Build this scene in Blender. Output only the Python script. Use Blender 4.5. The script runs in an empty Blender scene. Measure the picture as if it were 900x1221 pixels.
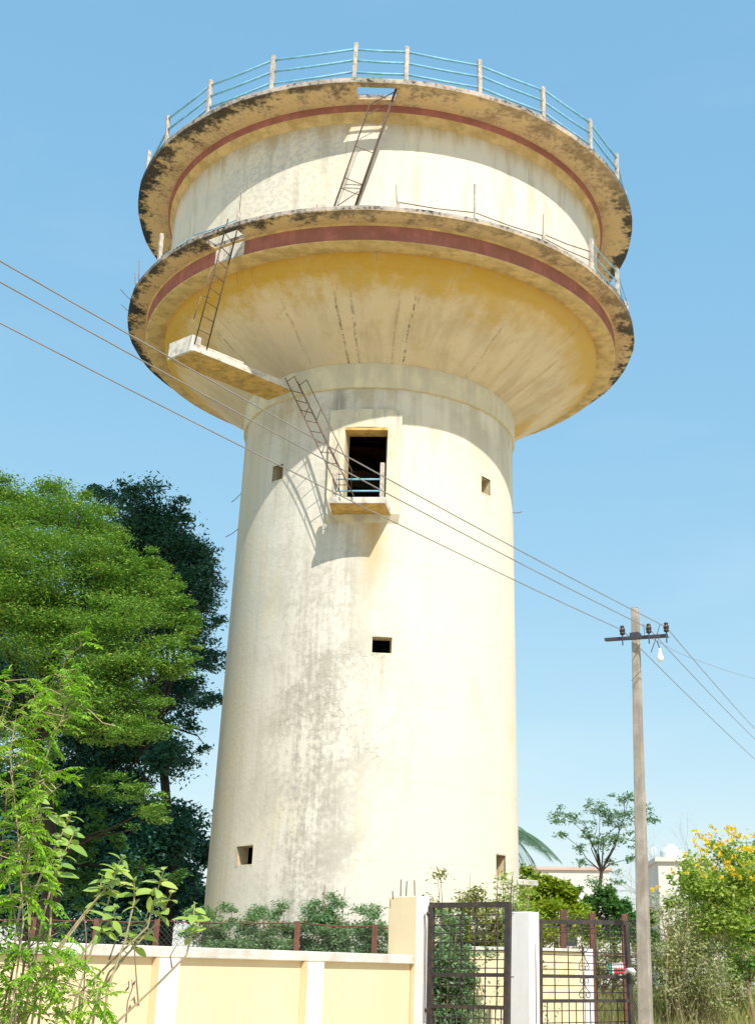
import bpy, math, random
import numpy as np
from mathutils import Vector, Matrix
R = math.radians
random.seed(7); rng = np.random.default_rng(11)
scene = bpy.context.scene
COL = scene.collection
# ------------------------------------------------------------------ camera model
F, PITCH, ROLL, YAW, DIST, EYE = 1530.0, 0.35100, 0.00989, 0.07638, 28.7325, 1.6
CX, CY, PW, PH = 560.0, 610.5, 900.0, 1221.0
cam_pos = Vector((0, -DIST, EYE))
r0 = Vector((math.cos(YAW), -math.sin(YAW), 0)); fh = Vector((math.sin(YAW), math.cos(YAW), 0))
f0 = math.cos(PITCH)*fh + math.sin(PITCH)*Vector((0, 0, 1)); u0 = -math.sin(PITCH)*fh + math.cos(PITCH)*Vector((0, 0, 1))
camR = math.cos(ROLL)*r0 + math.sin(ROLL)*u0; camU = -math.sin(ROLL)*r0 + math.cos(ROLL)*u0
def ray(px, py): return camR*(px-CX) - camU*(py-CY) + f0*F
def PD(px, py, D):                      # point seen at (px,py), D metres ahead
    r = ray(px, py); return cam_pos + r*(D/r.dot(fh))
def PZ(px, py, z):                      # point seen at (px,py) at height z
    r = ray(px, py); return cam_pos + r*((z-EYE)/r.z)
def PY(px, py, y):
    r = ray(px, py); return cam_pos + r*((y+DIST)/r.y)
cd = bpy.data.cameras.new('camera'); co = bpy.data.objects.new('camera', cd); COL.objects.link(co)
co.matrix_world = Matrix(((camR.x, camU.x, -f0.x, 0), (camR.y, camU.y, -f0.y, -DIST), (camR.z, camU.z, -f0.z, EYE), (0, 0, 0, 1)))
cd.sensor_fit = 'HORIZONTAL'; cd.sensor_width = 36; cd.lens = F/PW*36; cd.shift_x = (PW/2-CX)/PW
cd.clip_start = .1; cd.clip_end = 3000
scene.camera = co
# ------------------------------------------------------------------ light
SAZ, SEL = R(20), R(48.5)
w = bpy.data.worlds.new('World'); scene.world = w; w.use_nodes = True
nt = w.node_tree; nt.nodes.clear()
sk = nt.nodes.new('ShaderNodeTexSky'); sk.sky_type = 'NISHITA'; sk.sun_disc = False
sk.sun_elevation = SEL; sk.sun_rotation = R(160); sk.air_density = 1.2; sk.dust_density = .5; sk.ozone_density = 1.6; sk.altitude = 0
bg = nt.nodes.new('ShaderNodeBackground'); bg.inputs[1].default_value = .15
wo = nt.nodes.new('ShaderNodeOutputWorld'); wb = nt.nodes.new('ShaderNodeMix'); wb.data_type = 'RGBA'; wb.blend_type = 'MULTIPLY'; wb.inputs[0].default_value = 1; wb.inputs[7].default_value = (1.36, 1.29, 1.27, 1)
gm = nt.nodes.new('ShaderNodeGamma'); gm.inputs[1].default_value = .62; nt.links.new(sk.outputs[0], gm.inputs[0]); hs = nt.nodes.new('ShaderNodeHueSaturation'); hs.inputs['Saturation'].default_value = 1.42; nt.links.new(gm.outputs[0], hs.inputs['Color']); nt.links.new(hs.outputs[0], wb.inputs[6]); sp_ = nt.nodes.new('ShaderNodeSeparateColor'); cb_ = nt.nodes.new('ShaderNodeCombineColor'); nt.links.new(wb.outputs[2], sp_.inputs[0])
def wm(op, a, b):
    n = nt.nodes.new('ShaderNodeMath'); n.operation = op
    for i, v in enumerate((a, b)):
        if isinstance(v, bpy.types.NodeSocket): nt.links.new(v, n.inputs[i])
        else: n.inputs[i].default_value = v
    return n.outputs[0]
wtc = nt.nodes.new('ShaderNodeTexCoord'); wmp = nt.nodes.new('ShaderNodeMapping'); wmp.inputs['Scale'].default_value = (1.2, 1.2, 4.5); nt.links.new(wtc.outputs['Generated'], wmp.inputs[0])
wn_ = nt.nodes.new('ShaderNodeTexNoise'); wn_.inputs['Scale'].default_value = 2.2; wn_.inputs['Detail'].default_value = 5; nt.links.new(wmp.outputs[0], wn_.inputs['Vector'])
wsp = wm('MULTIPLY', wm('MAXIMUM', wm('SUBTRACT', wn_.outputs[0], .5), 0.), .55)
for i, (a_, p_) in enumerate(((.675, .78), (.775, .56), (.845, .40))):
    v_ = wm('MULTIPLY', wm('POWER', wm('MULTIPLY', sp_.outputs[i], .29), p_), a_/.29)
    nt.links.new(wm('ADD', v_, wm('MULTIPLY', wsp, 1.6-.5*i)), cb_.inputs[i])
nt.links.new(cb_.outputs[0], bg.inputs[0]); nt.links.new(bg.outputs[0], wo.inputs[0])
sd = bpy.data.lights.new('sun', 'SUN'); sd.energy = 2.65; sd.angle = R(.53); sd.color = (1, .95, .86)
so = bpy.data.objects.new('sun', sd); COL.objects.link(so); so.location = (10, -40, 40)
sdir = Vector((math.sin(SAZ)*math.cos(SEL), -math.cos(SAZ)*math.cos(SEL), math.sin(SEL)))
so.rotation_euler = sdir.to_track_quat('Z', 'Y').to_euler()
vs = scene.view_settings; vs.view_transform = 'Standard'; vs.look = 'None'; vs.gamma = 1; vs.exposure = 1.04; vs.use_curve_mapping = False
# ------------------------------------------------------------------ materials
class NT:
    def __init__(s, name):
        s.m = bpy.data.materials.new(name); s.m.use_nodes = True; s.t = s.m.node_tree; s.n = s.t.nodes; s.n.clear()
        s.out = s.n.new('ShaderNodeOutputMaterial'); s.tc = s.n.new('ShaderNodeTexCoord')
    def L(s, a, b): s.t.links.new(a, b)
    def setv(s, sock, v):
        if isinstance(v, bpy.types.NodeSocket): s.L(v, sock)
        elif v is not None: sock.default_value = v
    def math(s, op, a, b=None, clamp=False):
        n = s.n.new('ShaderNodeMath'); n.operation = op; n.use_clamp = clamp; s.setv(n.inputs[0], a); s.setv(n.inputs[1], b); return n.outputs[0]
    def noise(s, vec, scale, detail=4, rough=.55, dist=0):
        n = s.n.new('ShaderNodeTexNoise'); s.L(vec, n.inputs['Vector']); n.inputs['Scale'].default_value = scale
        n.inputs['Detail'].default_value = detail; n.inputs['Roughness'].default_value = rough; n.inputs['Distortion'].default_value = dist; return n.outputs[0]
    def vor(s, vec, scale, feat='DISTANCE_TO_EDGE'):
        n = s.n.new('ShaderNodeTexVoronoi'); n.feature = feat; s.L(vec, n.inputs['Vector']); n.inputs['Scale'].default_value = scale; return n.outputs[0]
    def rng(s, v, a, b, c=0., d=1.):
        n = s.n.new('ShaderNodeMapRange'); n.interpolation_type = 'SMOOTHSTEP'; s.L(v, n.inputs[0])
        for i, q in enumerate((a, b, c, d)): n.inputs[i+1].default_value = q
        return n.outputs[0]
    def mix(s, f, a, b, mode='MIX'):
        n = s.n.new('ShaderNodeMix'); n.data_type = 'RGBA'; n.blend_type = mode; s.setv(n.inputs[0], f)
        for k, v in ((6, a), (7, b)): s.setv(n.inputs[k], v if isinstance(v, bpy.types.NodeSocket) else (*v, 1))
        return n.outputs[2]
    def mapping(s, vec, sc):
        n = s.n.new('ShaderNodeMapping'); s.L(vec, n.inputs[0]); n.inputs['Scale'].default_value = sc; return n.outputs[0]
    def bsdf(s, col, rough=.85, bump=None, bs=.3, bd=.02, metal=0, spec=.3, alpha=None):
        b = s.n.new('ShaderNodeBsdfPrincipled'); s.setv(b.inputs['Base Color'], col if isinstance(col, bpy.types.NodeSocket) else (*col, 1))
        s.setv(b.inputs['Roughness'], rough); b.inputs['Metallic'].default_value = metal; b.inputs['Specular IOR Level'].default_value = spec
        if bump is not None:
            n = s.n.new('ShaderNodeBump'); n.inputs['Strength'].default_value = bs; n.inputs['Distance'].default_value = bd
            s.L(bump, n.inputs['Height']); s.L(n.outputs[0], b.inputs['Normal'])
        return b
    def done(s, sh): s.L(sh.outputs[0], s.out.inputs[0]); return s.m
    def cyl(s, k):                       # unwrapped cylinder coordinates, azimuth, height, radius
        n = s.n.new('ShaderNodeSeparateXYZ'); s.L(s.tc.outputs['Object'], n.inputs[0])
        az = s.math('ARCTAN2', n.outputs[0], s.math('MULTIPLY', n.outputs[1], -1.))
        c = s.n.new('ShaderNodeCombineXYZ'); s.L(s.math('MULTIPLY', az, k), c.inputs[0]); s.L(n.outputs[2], c.inputs[1])
        rad = s.math('SQRT', s.math('ADD', s.math('MULTIPLY', n.outputs[0], n.outputs[0]), s.math('MULTIPLY', n.outputs[1], n.outputs[1])))
        s.L(rad, c.inputs[2])
        return c.outputs[0], az, n.outputs[2], rad
def plain(name, col, rough=.8, var=.25, scale=6, stain=None, bs=.3, streak=False, metal=0, amt=.6, edge=(.45, .62)):
    s = NT(name); v = s.tc.outputs['Object']
    n1 = s.noise(v, scale, 6, .6); n2 = s.noise(v, scale*9, 4, .6)
    dark = tuple(c*(1-var) for c in col); lite = tuple(min(.9, c*(1+var*.4)) for c in col)
    c = s.mix(s.rng(n1, .3, .7), dark, lite)
    if stain:
        vv = s.mapping(v, (1, 1, .15)) if streak else v
        m = s.rng(s.noise(vv, scale*1.7, 7, .65), edge[0], edge[1]); c = s.mix(s.math('MULTIPLY', m, amt), c, stain)
    c = s.mix(s.rng(n2, .35, .75, 0, .35), c, dark)
    return s.done(s.bsdf(c, rough, s.math('ADD', n1, s.math('MULTIPLY', n2, .5)), bs, .01, metal))

def mat_shaft():
    s = NT('shaft_paint'); V, az, z, rad = s.cyl(3.3)
    st = s.noise(s.mapping(V, (2.3, .16, 1)), 1.6, 8, .62); st2 = s.noise(s.mapping(V, (7, .35, 1)), 1.6, 6, .6)
    bl = s.noise(V, .8, 7, .6); fine = s.noise(V, 9, 6, .65); spk = s.noise(V, 34, 3, .6)
    dst = s.noise(V, 2.2, 3, .5); azw = s.math('ADD', az, s.math('MULTIPLY', s.math('SUBTRACT', dst, .5), .35))
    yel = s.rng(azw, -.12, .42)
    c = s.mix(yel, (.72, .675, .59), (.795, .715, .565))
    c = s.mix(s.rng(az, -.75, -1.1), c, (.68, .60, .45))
    c = s.mix(s.math('MULTIPLY', s.rng(bl, .42, .66), .5), c, (.66, .62, .53))
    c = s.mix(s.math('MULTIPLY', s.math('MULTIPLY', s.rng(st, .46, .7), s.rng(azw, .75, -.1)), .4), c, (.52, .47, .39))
    # yellowish wash patches
    c = s.mix(s.math('MULTIPLY', s.rng(s.noise(s.mapping(V, (1.6, .4, 1)), .9, 5), .57, .72), .35), c, (.72, .60, .36))
    # grey-black run-off stain, left of centre
    d = s.math('ABSOLUTE', s.math('ADD', azw, .36)); m = s.math('MULTIPLY', s.rng(d, .36, .02), s.rng(z, 1.6, 3.0)); m = s.math('MULTIPLY', m, s.rng(z, 11., 6.2, .30, 1))
    g = s.math('MULTIPLY', m, s.rng(s.math('ADD', s.math('ADD', s.math('MULTIPLY', st2, .3), s.math('MULTIPLY', bl, .35)), s.math('MULTIPLY', fine, .35)), .43, .60))
    c = s.mix(s.math('MULTIPLY', g, .8), c, (.27, .25, .215))
    wide = s.math('MULTIPLY', s.math('MULTIPLY', s.rng(s.math('ABSOLUTE', s.math('ADD', azw, .35)), .75, .1), s.rng(z, 1.5, 3.5)), s.rng(s.math('ADD', s.math('MULTIPLY', bl, .6), s.math('MULTIPLY', fine, .4)), .46, .6))
    c = s.mix(s.math('MULTIPLY', wide, .55), c, (.50, .46, .38))
    for (a_, z_, l_) in ((.058, 7.82, 1.3), (.835, 11.75, 1.0), (-.755, 11.8, 1.2), (-.8, 4.0, 1.0), (-.16, 10.55, 3.0), (-.02, 10.6, 2.2)):
        dd_ = s.math('MULTIPLY', s.rng(s.math('ADD', s.math('ABSOLUTE', s.math('SUBTRACT', az, a_)), s.math('MULTIPLY', dst, .04)), .085, .03), s.math('MULTIPLY', s.rng(z, z_-l_, z_-.1), s.rng(z, z_+.06, z_)))
        c = s.mix(s.math('MULTIPLY', s.math('MULTIPLY', dd_, s.rng(st2, .38, .62)), .45), c, (.40, .35, .26))
    jt = s.math('ABSOLUTE', s.math('SUBTRACT', s.math('FRACT', s.math('MULTIPLY', s.math('ADD', z, s.math('MULTIPLY', dst, .06)), .66)), .5))
    c = s.mix(s.math('MULTIPLY', s.math('MULTIPLY', s.rng(jt, .02, .004), s.rng(fine, .45, .6)), .28), c, (.45, .41, .34))
    d2 = s.math('ABSOLUTE', s.math('ADD', az, .29)); ln = s.math('MULTIPLY', s.rng(s.math('ADD', d2, s.math('MULTIPLY', dst, .05)), .10, .02), s.rng(z, 9.5, 12.5)); ln = s.math('MULTIPLY', ln, s.rng(st2, .35, .55))
    c = s.mix(s.math('MULTIPLY', ln, .7), c, (.20, .18, .16))
    # under the ring band: greyer, streaked
    up = s.math('MULTIPLY', s.rng(z, 11.6, 13.7), s.rng(s.math('ADD', s.math('MULTIPLY', st, .5), s.math('MULTIPLY', bl, .5)), .42, .6)); c = s.mix(s.math('MULTIPLY', up, .5), c, (.46, .38, .22))
    # rust-ochre run under the balcony
    d3 = s.math('ABSOLUTE', s.math('ADD', az, .02)); oc = s.math('MULTIPLY', s.rng(s.math('ADD', d3, s.math('MULTIPLY', dst, .1)), .2, .06), s.math('MULTIPLY', s.rng(z, 8.6, 10.6), s.rng(z, 11, 10.7)))
    c = s.mix(s.math('MULTIPLY', oc, .7), c, (.62, .42, .14))
    # hairline cracks in the middle
    n = s.n.new('ShaderNodeVectorMath'); n.operation = 'ADD'; s.L(V, n.inputs[0])
    n2 = s.n.new('ShaderNodeTexNoise'); s.L(V, n2.inputs['Vector']); n2.inputs['Scale'].default_value = 3; n2.inputs['Detail'].default_value = 5
    n3 = s.n.new('ShaderNodeVectorMath'); n3.operation = 'SCALE'; s.L(n2.outputs[1], n3.inputs[0]); n3.inputs['Scale'].default_value = .5; s.L(n3.outputs[0], n.inputs[1])
    cr = s.vor(n.outputs[0], 4.2); cm = s.math('MULTIPLY', s.rng(cr, .024, .006), s.rng(s.math('ABSOLUTE', s.math('ADD', az, .22)), .5, .2))
    cm = s.math('MULTIPLY', cm, s.math('MULTIPLY', s.rng(z, 5.2, 6.0), s.rng(z, 8.4, 7.4))); cm = s.math('MULTIPLY', cm, s.rng(bl, .38, .55))
    c = s.mix(s.math('MULTIPLY', cm, .62), c, (.30, .27, .22))
    # a vertical board mark here and there, pits
    c = s.mix(s.math('MULTIPLY', s.rng(spk, .66, .74), .5), c, (.34, .30, .24))
    h = s.math('ADD', s.math('ADD', s.math('MULTIPLY', fine, .8), s.math('MULTIPLY', st2, .6)), s.math('MULTIPLY', cm, -.8))
    return s.done(s.bsdf(c, .82, h, .45, .02, spec=.25))
def mat_tank():
    s = NT('tank_paint'); V, az, z, rad = s.cyl(5.3)
    st = s.noise(s.mapping(V, (1.8, .22, 1)), 1.6, 8, .62); bl = s.noise(V, .9, 7, .6); fine = s.noise(V, 9, 6, .65)
    c = s.mix(s.rng(bl, .35, .65), (.79, .71, .56), (.71, .66, .56))
    c = s.mix(s.math('MULTIPLY', s.rng(st, .5, .66), .55), c, (.47, .42, .33))
    c = s.mix(s.math('MULTIPLY', s.rng(s.math('ADD', z, s.math('MULTIPLY', st, .9)), 19.15, 19.75), .75), c, (.50, .34, .11))
    sm = s.math('MULTIPLY', s.rng(s.math('ABSOLUTE', s.math('ADD', az, .45)), .5, .1), s.rng(fine, .42, .62))
    c = s.mix(s.math('MULTIPLY', sm, .4), c, (.40, .38, .34))
    return s.done(s.bsdf(c, .82, s.math('ADD', fine, st), .35, .02, spec=.25))
def mat_bowl():
    s = NT('bowl_plaster'); V, az, z, rad = s.cyl(4.2)
    st = s.noise(s.mapping(V, (1.9, .55, .25)), 1.5, 8, .65); bl = s.noise(V, .75, 6, .6); fine = s.noise(V, 7, 7, .68); big = s.noise(V, .35, 3, .5)
    c = s.mix(s.rng(bl, .35, .65), (.80, .64, .42), (.82, .70, .52))
    c = s.mix(s.math('MULTIPLY', s.rng(s.math('ADD', s.math('MULTIPLY', st, .45), s.math('MULTIPLY', bl, .55)), .44, .62), .6), c, (.56, .41, .22))
    # ochre lime-wash band below the ring beam, ragged lower edge
    e = s.math('ADD', rad, s.math('MULTIPLY', s.math('SUBTRACT', bl, .5), 2.2)); e = s.math('ADD', e, s.math('MULTIPLY', s.math('SUBTRACT', fine, .5), .6))
    c = s.mix(s.math('MULTIPLY', s.rng(e, 4.35, 5.05), s.math('MULTIPLY', s.rng(az, .9, .3, .55, .95), s.rng(st, .30, .50, .5, 1))), c, (.66, .42, .085))
    c = s.mix(s.math('MULTIPLY', s.rng(s.math('ADD', rad, s.math('MULTIPLY', fine, .25)), 5.1, 5.28), .7), c, (.60, .35, .05))
    pt = s.math('MULTIPLY', s.rng(big, .50, .58), s.rng(az, .1, .3)); c = s.mix(s.math('MULTIPLY', pt, .8), c, (.66, .43, .11))
    c = s.mix(s.math('MULTIPLY', s.rng(s.noise(s.mapping(V, (6, .35, .2)), 1.4, 5, .7), .66, .70), .5), c, (.22, .16, .10))
    # a few joint lines and drips running down the cone
    for (a_, w_, k_) in ((-.50, .006, .5), (-.235, .006, .9), (-.16, .008, .6), (.06, .005, .4), (.135, .006, .9), (.62, .006, .4), (-.95, .006, .5), (1.1, .006, .4)):
        wob = s.math('MULTIPLY', s.math('SUBTRACT', bl, .5), .05)
        ln = s.math('MULTIPLY', s.rng(s.math('ABSOLUTE', s.math('ADD', s.math('SUBTRACT', az, a_), wob)), w_*1.6, w_*.3), s.rng(fine, .42, .55)); ln = s.math('MULTIPLY', ln, s.rng(rad, 4.9, 4.3))
        c = s.mix(s.math('MULTIPLY', ln, k_), c, (.22, .16, .10))
    c = s.mix(s.math('MULTIPLY', s.rng(s.noise(V, 1.9, 8, .7), .52, .66), .4), c, (.62, .45, .22))
    gp_ = s.math('MULTIPLY', s.rng(az, -.15, -.5), s.rng(rad, 4.5, 3.6)); c = s.mix(s.math('MULTIPLY', gp_, .45), c, (.60, .54, .44))
    return s.done(s.bsdf(c, .88, s.math('ADD', s.math('MULTIPLY', fine, 1.2), st), .6, .03, spec=.2))
def mat_soffit(name, zc, z_edge):
    s = NT(name); V, az, z, rad = s.cyl(6)
    n = s.noise(V, 1.6, 7, .65); fine = s.noise(V, 10, 6, .65)
    c = s.mix(s.rng(n, .35, .65), (.74, .54, .28), (.68, .52, .34))
    c = s.mix(s.math('MULTIPLY', s.rng(s.math('ADD', s.math('MULTIPLY', fine, .5), s.math('MULTIPLY', n, .5)), .47, .60), .7), c, (.42, .27, .12))
    e = s.math('ADD', rad, s.math('MULTIPLY', s.math('SUBTRACT', n, .5), 1.7)); e = s.math('ADD', e, s.math('MULTIPLY', s.math('SUBTRACT', fine, .5), .8))
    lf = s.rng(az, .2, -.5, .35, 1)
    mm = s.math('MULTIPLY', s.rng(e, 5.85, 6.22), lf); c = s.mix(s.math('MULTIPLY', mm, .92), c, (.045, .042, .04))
    # edge face / top: pinkish grey cement, blackened in patches
    g = s.mix(s.rng(n, .38, .6), (.52, .44, .38), (.33, .29, .25)); g = s.mix(s.math('MULTIPLY', s.rng(fine, .48, .6), s.rng(n, .4, .55)), g, (.06, .055, .05))
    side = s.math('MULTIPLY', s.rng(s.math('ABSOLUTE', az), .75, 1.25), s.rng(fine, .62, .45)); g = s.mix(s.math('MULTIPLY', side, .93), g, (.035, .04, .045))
    c = s.mix(s.rng(z, z_edge, z_edge+.03), c, g)
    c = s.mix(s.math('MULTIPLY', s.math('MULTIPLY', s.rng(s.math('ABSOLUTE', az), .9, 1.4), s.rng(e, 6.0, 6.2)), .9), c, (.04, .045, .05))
    return s.done(s.bsdf(c, .9, s.math('ADD', n, fine), .6, .03, spec=.2))
M = {}
M['shaft'] = mat_shaft(); M['tank'] = mat_tank(); M['bowl'] = mat_bowl()
M['gal'] = mat_soffit('gallery_concrete', 16.2, 16.365); M['roof'] = mat_soffit('roof_concrete', 19.5, 19.49)
M['band'] = plain('band_paint', (.78, .68, .47), .85, .14, 2, (.56, .49, .37), streak=True)
M['cove'] = plain('cove_paint', (.72, .52, .24), .85, .2, 2, (.40, .26, .08))
M['red'] = plain('oxide_red_paint', (.42, .16, .135), .85, .3, 2.2, (.30, .13, .09), streak=True, amt=.7, edge=(.42, .6))
M['post'] = plain('post_cement', (.60, .53, .45), .9, .3, 8, (.28, .22, .18))
M['blue'] = plain('rail_blue_paint', (.26, .58, .76), .5, .25, 6, (.22, .16, .12), edge=(.6, .7))
M['steel'] = plain('ladder_rusty_steel', (.13, .085, .065), .7, .4, 9, (.22, .10, .05))
M['steel_light'] = plain('pale_rusty_rod', (.26, .19, .14), .7, .4, 9, (.16, .08, .05))
M['slab'] = plain('platform_cement', (.70, .65, .57), .9, .25, 3, (.26, .22, .18), edge=(.5, .66))
M['ochre'] = plain('ochre_soffit', (.74, .48, .16), .9, .25, 3, (.34, .20, .06))
M['frame'] = plain('door_surround_plaster', (.74, .67, .50), .85, .2, 2.2, (.42, .40, .36), streak=True, edge=(.48, .62), amt=.7)
M['reveal'] = plain('reveal_plaster', (.66, .54, .34), .85, .2, 4, (.42, .36, .27))
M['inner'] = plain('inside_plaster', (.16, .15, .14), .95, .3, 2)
M['yellow'] = plain('wall_yellow_paint', (.83, .665, .42), .8, .06, 1.1, (.72, .55, .34), streak=True, amt=.4, bs=.2, edge=(.48, .66))
M['yellow_dull'] = plain('pillar_cream_paint', (.80, .64, .41), .85, .07, 1.5, (.74, .58, .38), streak=True, amt=.5, bs=.15)
M['white'] = plain('white_paint', (.80, .76, .74), .8, .06, 1.5, (.58, .53, .46), streak=True, amt=.45, bs=.15)
M['coping'] = plain('coping_cement', (.74, .70, .62), .9, .2, 3, (.50, .44, .36), amt=.6)
M['rust'] = plain('rusty_post', (.20, .085, .06), .85, .35, 9, (.10, .05, .04))
M['wire'] = plain('chain_wire', (.13, .11, .10), .7, .3, 5)
M['gate'] = plain('gate_brown_steel', (.05, .045, .043), .6, .3, 8, (.14, .075, .05), amt=.4)
M['pole'] = plain('pole_concrete', (.42, .36, .30), .9, .3, 5, (.24, .20, .17), streak=True)
M['arm'] = plain('crossarm_iron', (.075, .07, .09), .6, .3, 9)
M['porcelain'] = plain('brown_porcelain', (.05, .03, .028), .25, .2, 5, bs=.05)
M['cable'] = plain('aluminium_cable', (.30, .27, .25), .55, .2, 3)
M['lampglass'] = plain('white_glass', (.85, .85, .85), .2, .02, 3, bs=.02)
M['house'] = plain('house_white_wall', (.66, .63, .58), .85, .06, .5, (.70, .66, .58), streak=True, bs=.1)
M['roofpink'] = plain('tiled_coping', (.62, .45, .37), .9, .15, 1)
M['tankwhite'] = plain('plastic_tank_white', (.74, .77, .80), .4, .04, 2, bs=.05)
M['glass'] = plain('dark_window_glass', (.05, .06, .07), .15, .2, 2, bs=.02)
M['bark'] = plain('bark', (.055, .042, .032), .95, .4, 4, bs=.8)
M['bark_grey'] = plain('grey_bark', (.24, .20, .18), .95, .3, 4, bs=.6)
M['stem'] = plain('pale_stem', (.46, .38, .22), .8, .25, 7, (.28, .22, .14))
M['twig'] = plain('brown_twig', (.27, .18, .12), .9, .3, 7)
M['dry'] = plain('dry_stem', (.42, .33, .20), .9, .3, 7)
M['redcloth'] = plain('cloth_red', (.62, .05, .08), .9, .1, 8); M['greencloth'] = plain('cloth_green', (.05, .30, .20), .9, .1, 8)
M['whitecloth'] = plain('cloth_white', (.80, .78, .80), .9, .08, 8)
def leafmat(name, a, b, c=None, trans=.35, rough=.55, clump=.5, gl=.35):
    s = NT(name); g = s.n.new('ShaderNodeNewGeometry')
    rp = s.n.new('ShaderNodeValToRGB'); s.L(g.outputs['Random Per Island'], rp.inputs[0])
    cr = rp.color_ramp; cr.elements[0].color = (*a, 1); cr.elements[1].color = (*b, 1)
    if c: e = cr.elements.new(.93); e.color = (*b, 1); cr.elements[2].color = (*c, 1)
    n = s.noise(s.tc.outputs['Object'], clump, 3, .5)
    col = s.mix(s.rng(n, .35, .65), rp.outputs[0], s.mix(1., rp.outputs[0], (.78, .92, .85), 'MULTIPLY'))
    p = s.bsdf(col, rough, spec=gl); t = s.n.new('ShaderNodeBsdfTranslucent'); s.L(s.mix(1., col, (1.25, 1.3, .6), 'MULTIPLY'), t.inputs[0])
    mx = s.n.new('ShaderNodeMixShader'); mx.inputs[0].default_value = trans; s.L(p.outputs[0], mx.inputs[1]); s.L(t.outputs[0], mx.inputs[2])
    return s.done(mx)
L = {}
L['light'] = leafmat('feathery_light_green', (.11, .25, .04), (.25, .38, .075), (.48, .48, .09), .3, .6, 1.6)
L['dark'] = leafmat('dark_blue_green', (.032, .105, .085), (.07, .19, .14), (.14, .28, .13), .25, .5)
L['mid'] = leafmat('mid_green', (.06, .16, .05), (.13, .27, .06), None, .3, .55)
L['weed'] = leafmat('grey_green_weed', (.16, .27, .14), (.28, .40, .23), None, .35, .6)
L['olive'] = leafmat('olive_leaf', (.16, .19, .04), (.30, .30, .08), (.42, .36, .12), .35, .6)
L['near'] = leafmat('fresh_green_leaflet', (.15, .34, .02), (.33, .52, .035), (.50, .56, .06), .4, .45, 3)
L['broad'] = leafmat('waxy_pale_green_leaf', (.24, .36, .07), (.42, .52, .12), (.56, .56, .16), .28, .4, 3, .5)
L['hedge'] = leafmat('yellow_green_hedge', (.17, .28, .02), (.36, .42, .03), (.5, .45, .04), .35, .55)
L['fine'] = leafmat('pale_tree_leaf', (.15, .25, .15), (.25, .35, .23), None, .35, .6)
L['palm'] = leafmat('palm_leaflet', (.10, .17, .12), (.18, .27, .19), None, .25, .45)
L['bush'] = leafmat('bush_leaf', (.24, .38, .05), (.44, .52, .12), (.60, .56, .26), .35, .55)
L['bright'] = leafmat('bright_bush_leaf', (.07, .20, .03), (.15, .32, .05), None, .35, .5)
L['petal'] = leafmat('yellow_petal', (.84, .50, .02), (.88, .68, .05), None, .3, .6)
L['grass'] = leafmat('dry_grass_blade', (.38, .38, .13), (.60, .52, .24), (.70, .60, .36), .45, .7)
L['dryleaf'] = leafmat('dry_leaf', (.30, .34, .13), (.46, .46, .22), (.60, .55, .38), .3, .7)
# ------------------------------------------------------------------ object helpers
def thing(name, label, cat, loc=(0, 0, 0), group=None):
    o = bpy.data.objects.new(name, None); COL.objects.link(o); o.location = loc; o['label'] = label; o['category'] = cat
    o.empty_display_size = .3
    if group: o['group'] = group
    return o
def tag(o, label=None, cat=None, group=None, kind=None):
    if label: o['label'] = label
    if cat: o['category'] = cat
    if group: o['group'] = group
    if kind: o['kind'] = kind
    return o
def wloc(o):
    v = Vector((0, 0, 0))
    while o: v += o.location; o = o.parent
    return v
def link(name, me, mats, parent=None, base=None):
    for m in (mats if isinstance(mats, (list, tuple)) else [mats]): me.materials.append(m)
    o = bpy.data.objects.new(name, me); COL.objects.link(o)
    if parent:
        o.parent = parent; off = wloc(parent)
        me.transform(Matrix.Translation(-off))
    elif base is not None:
        me.transform(Matrix.Translation(-Vector(base))); o.location = base
    return o
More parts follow.
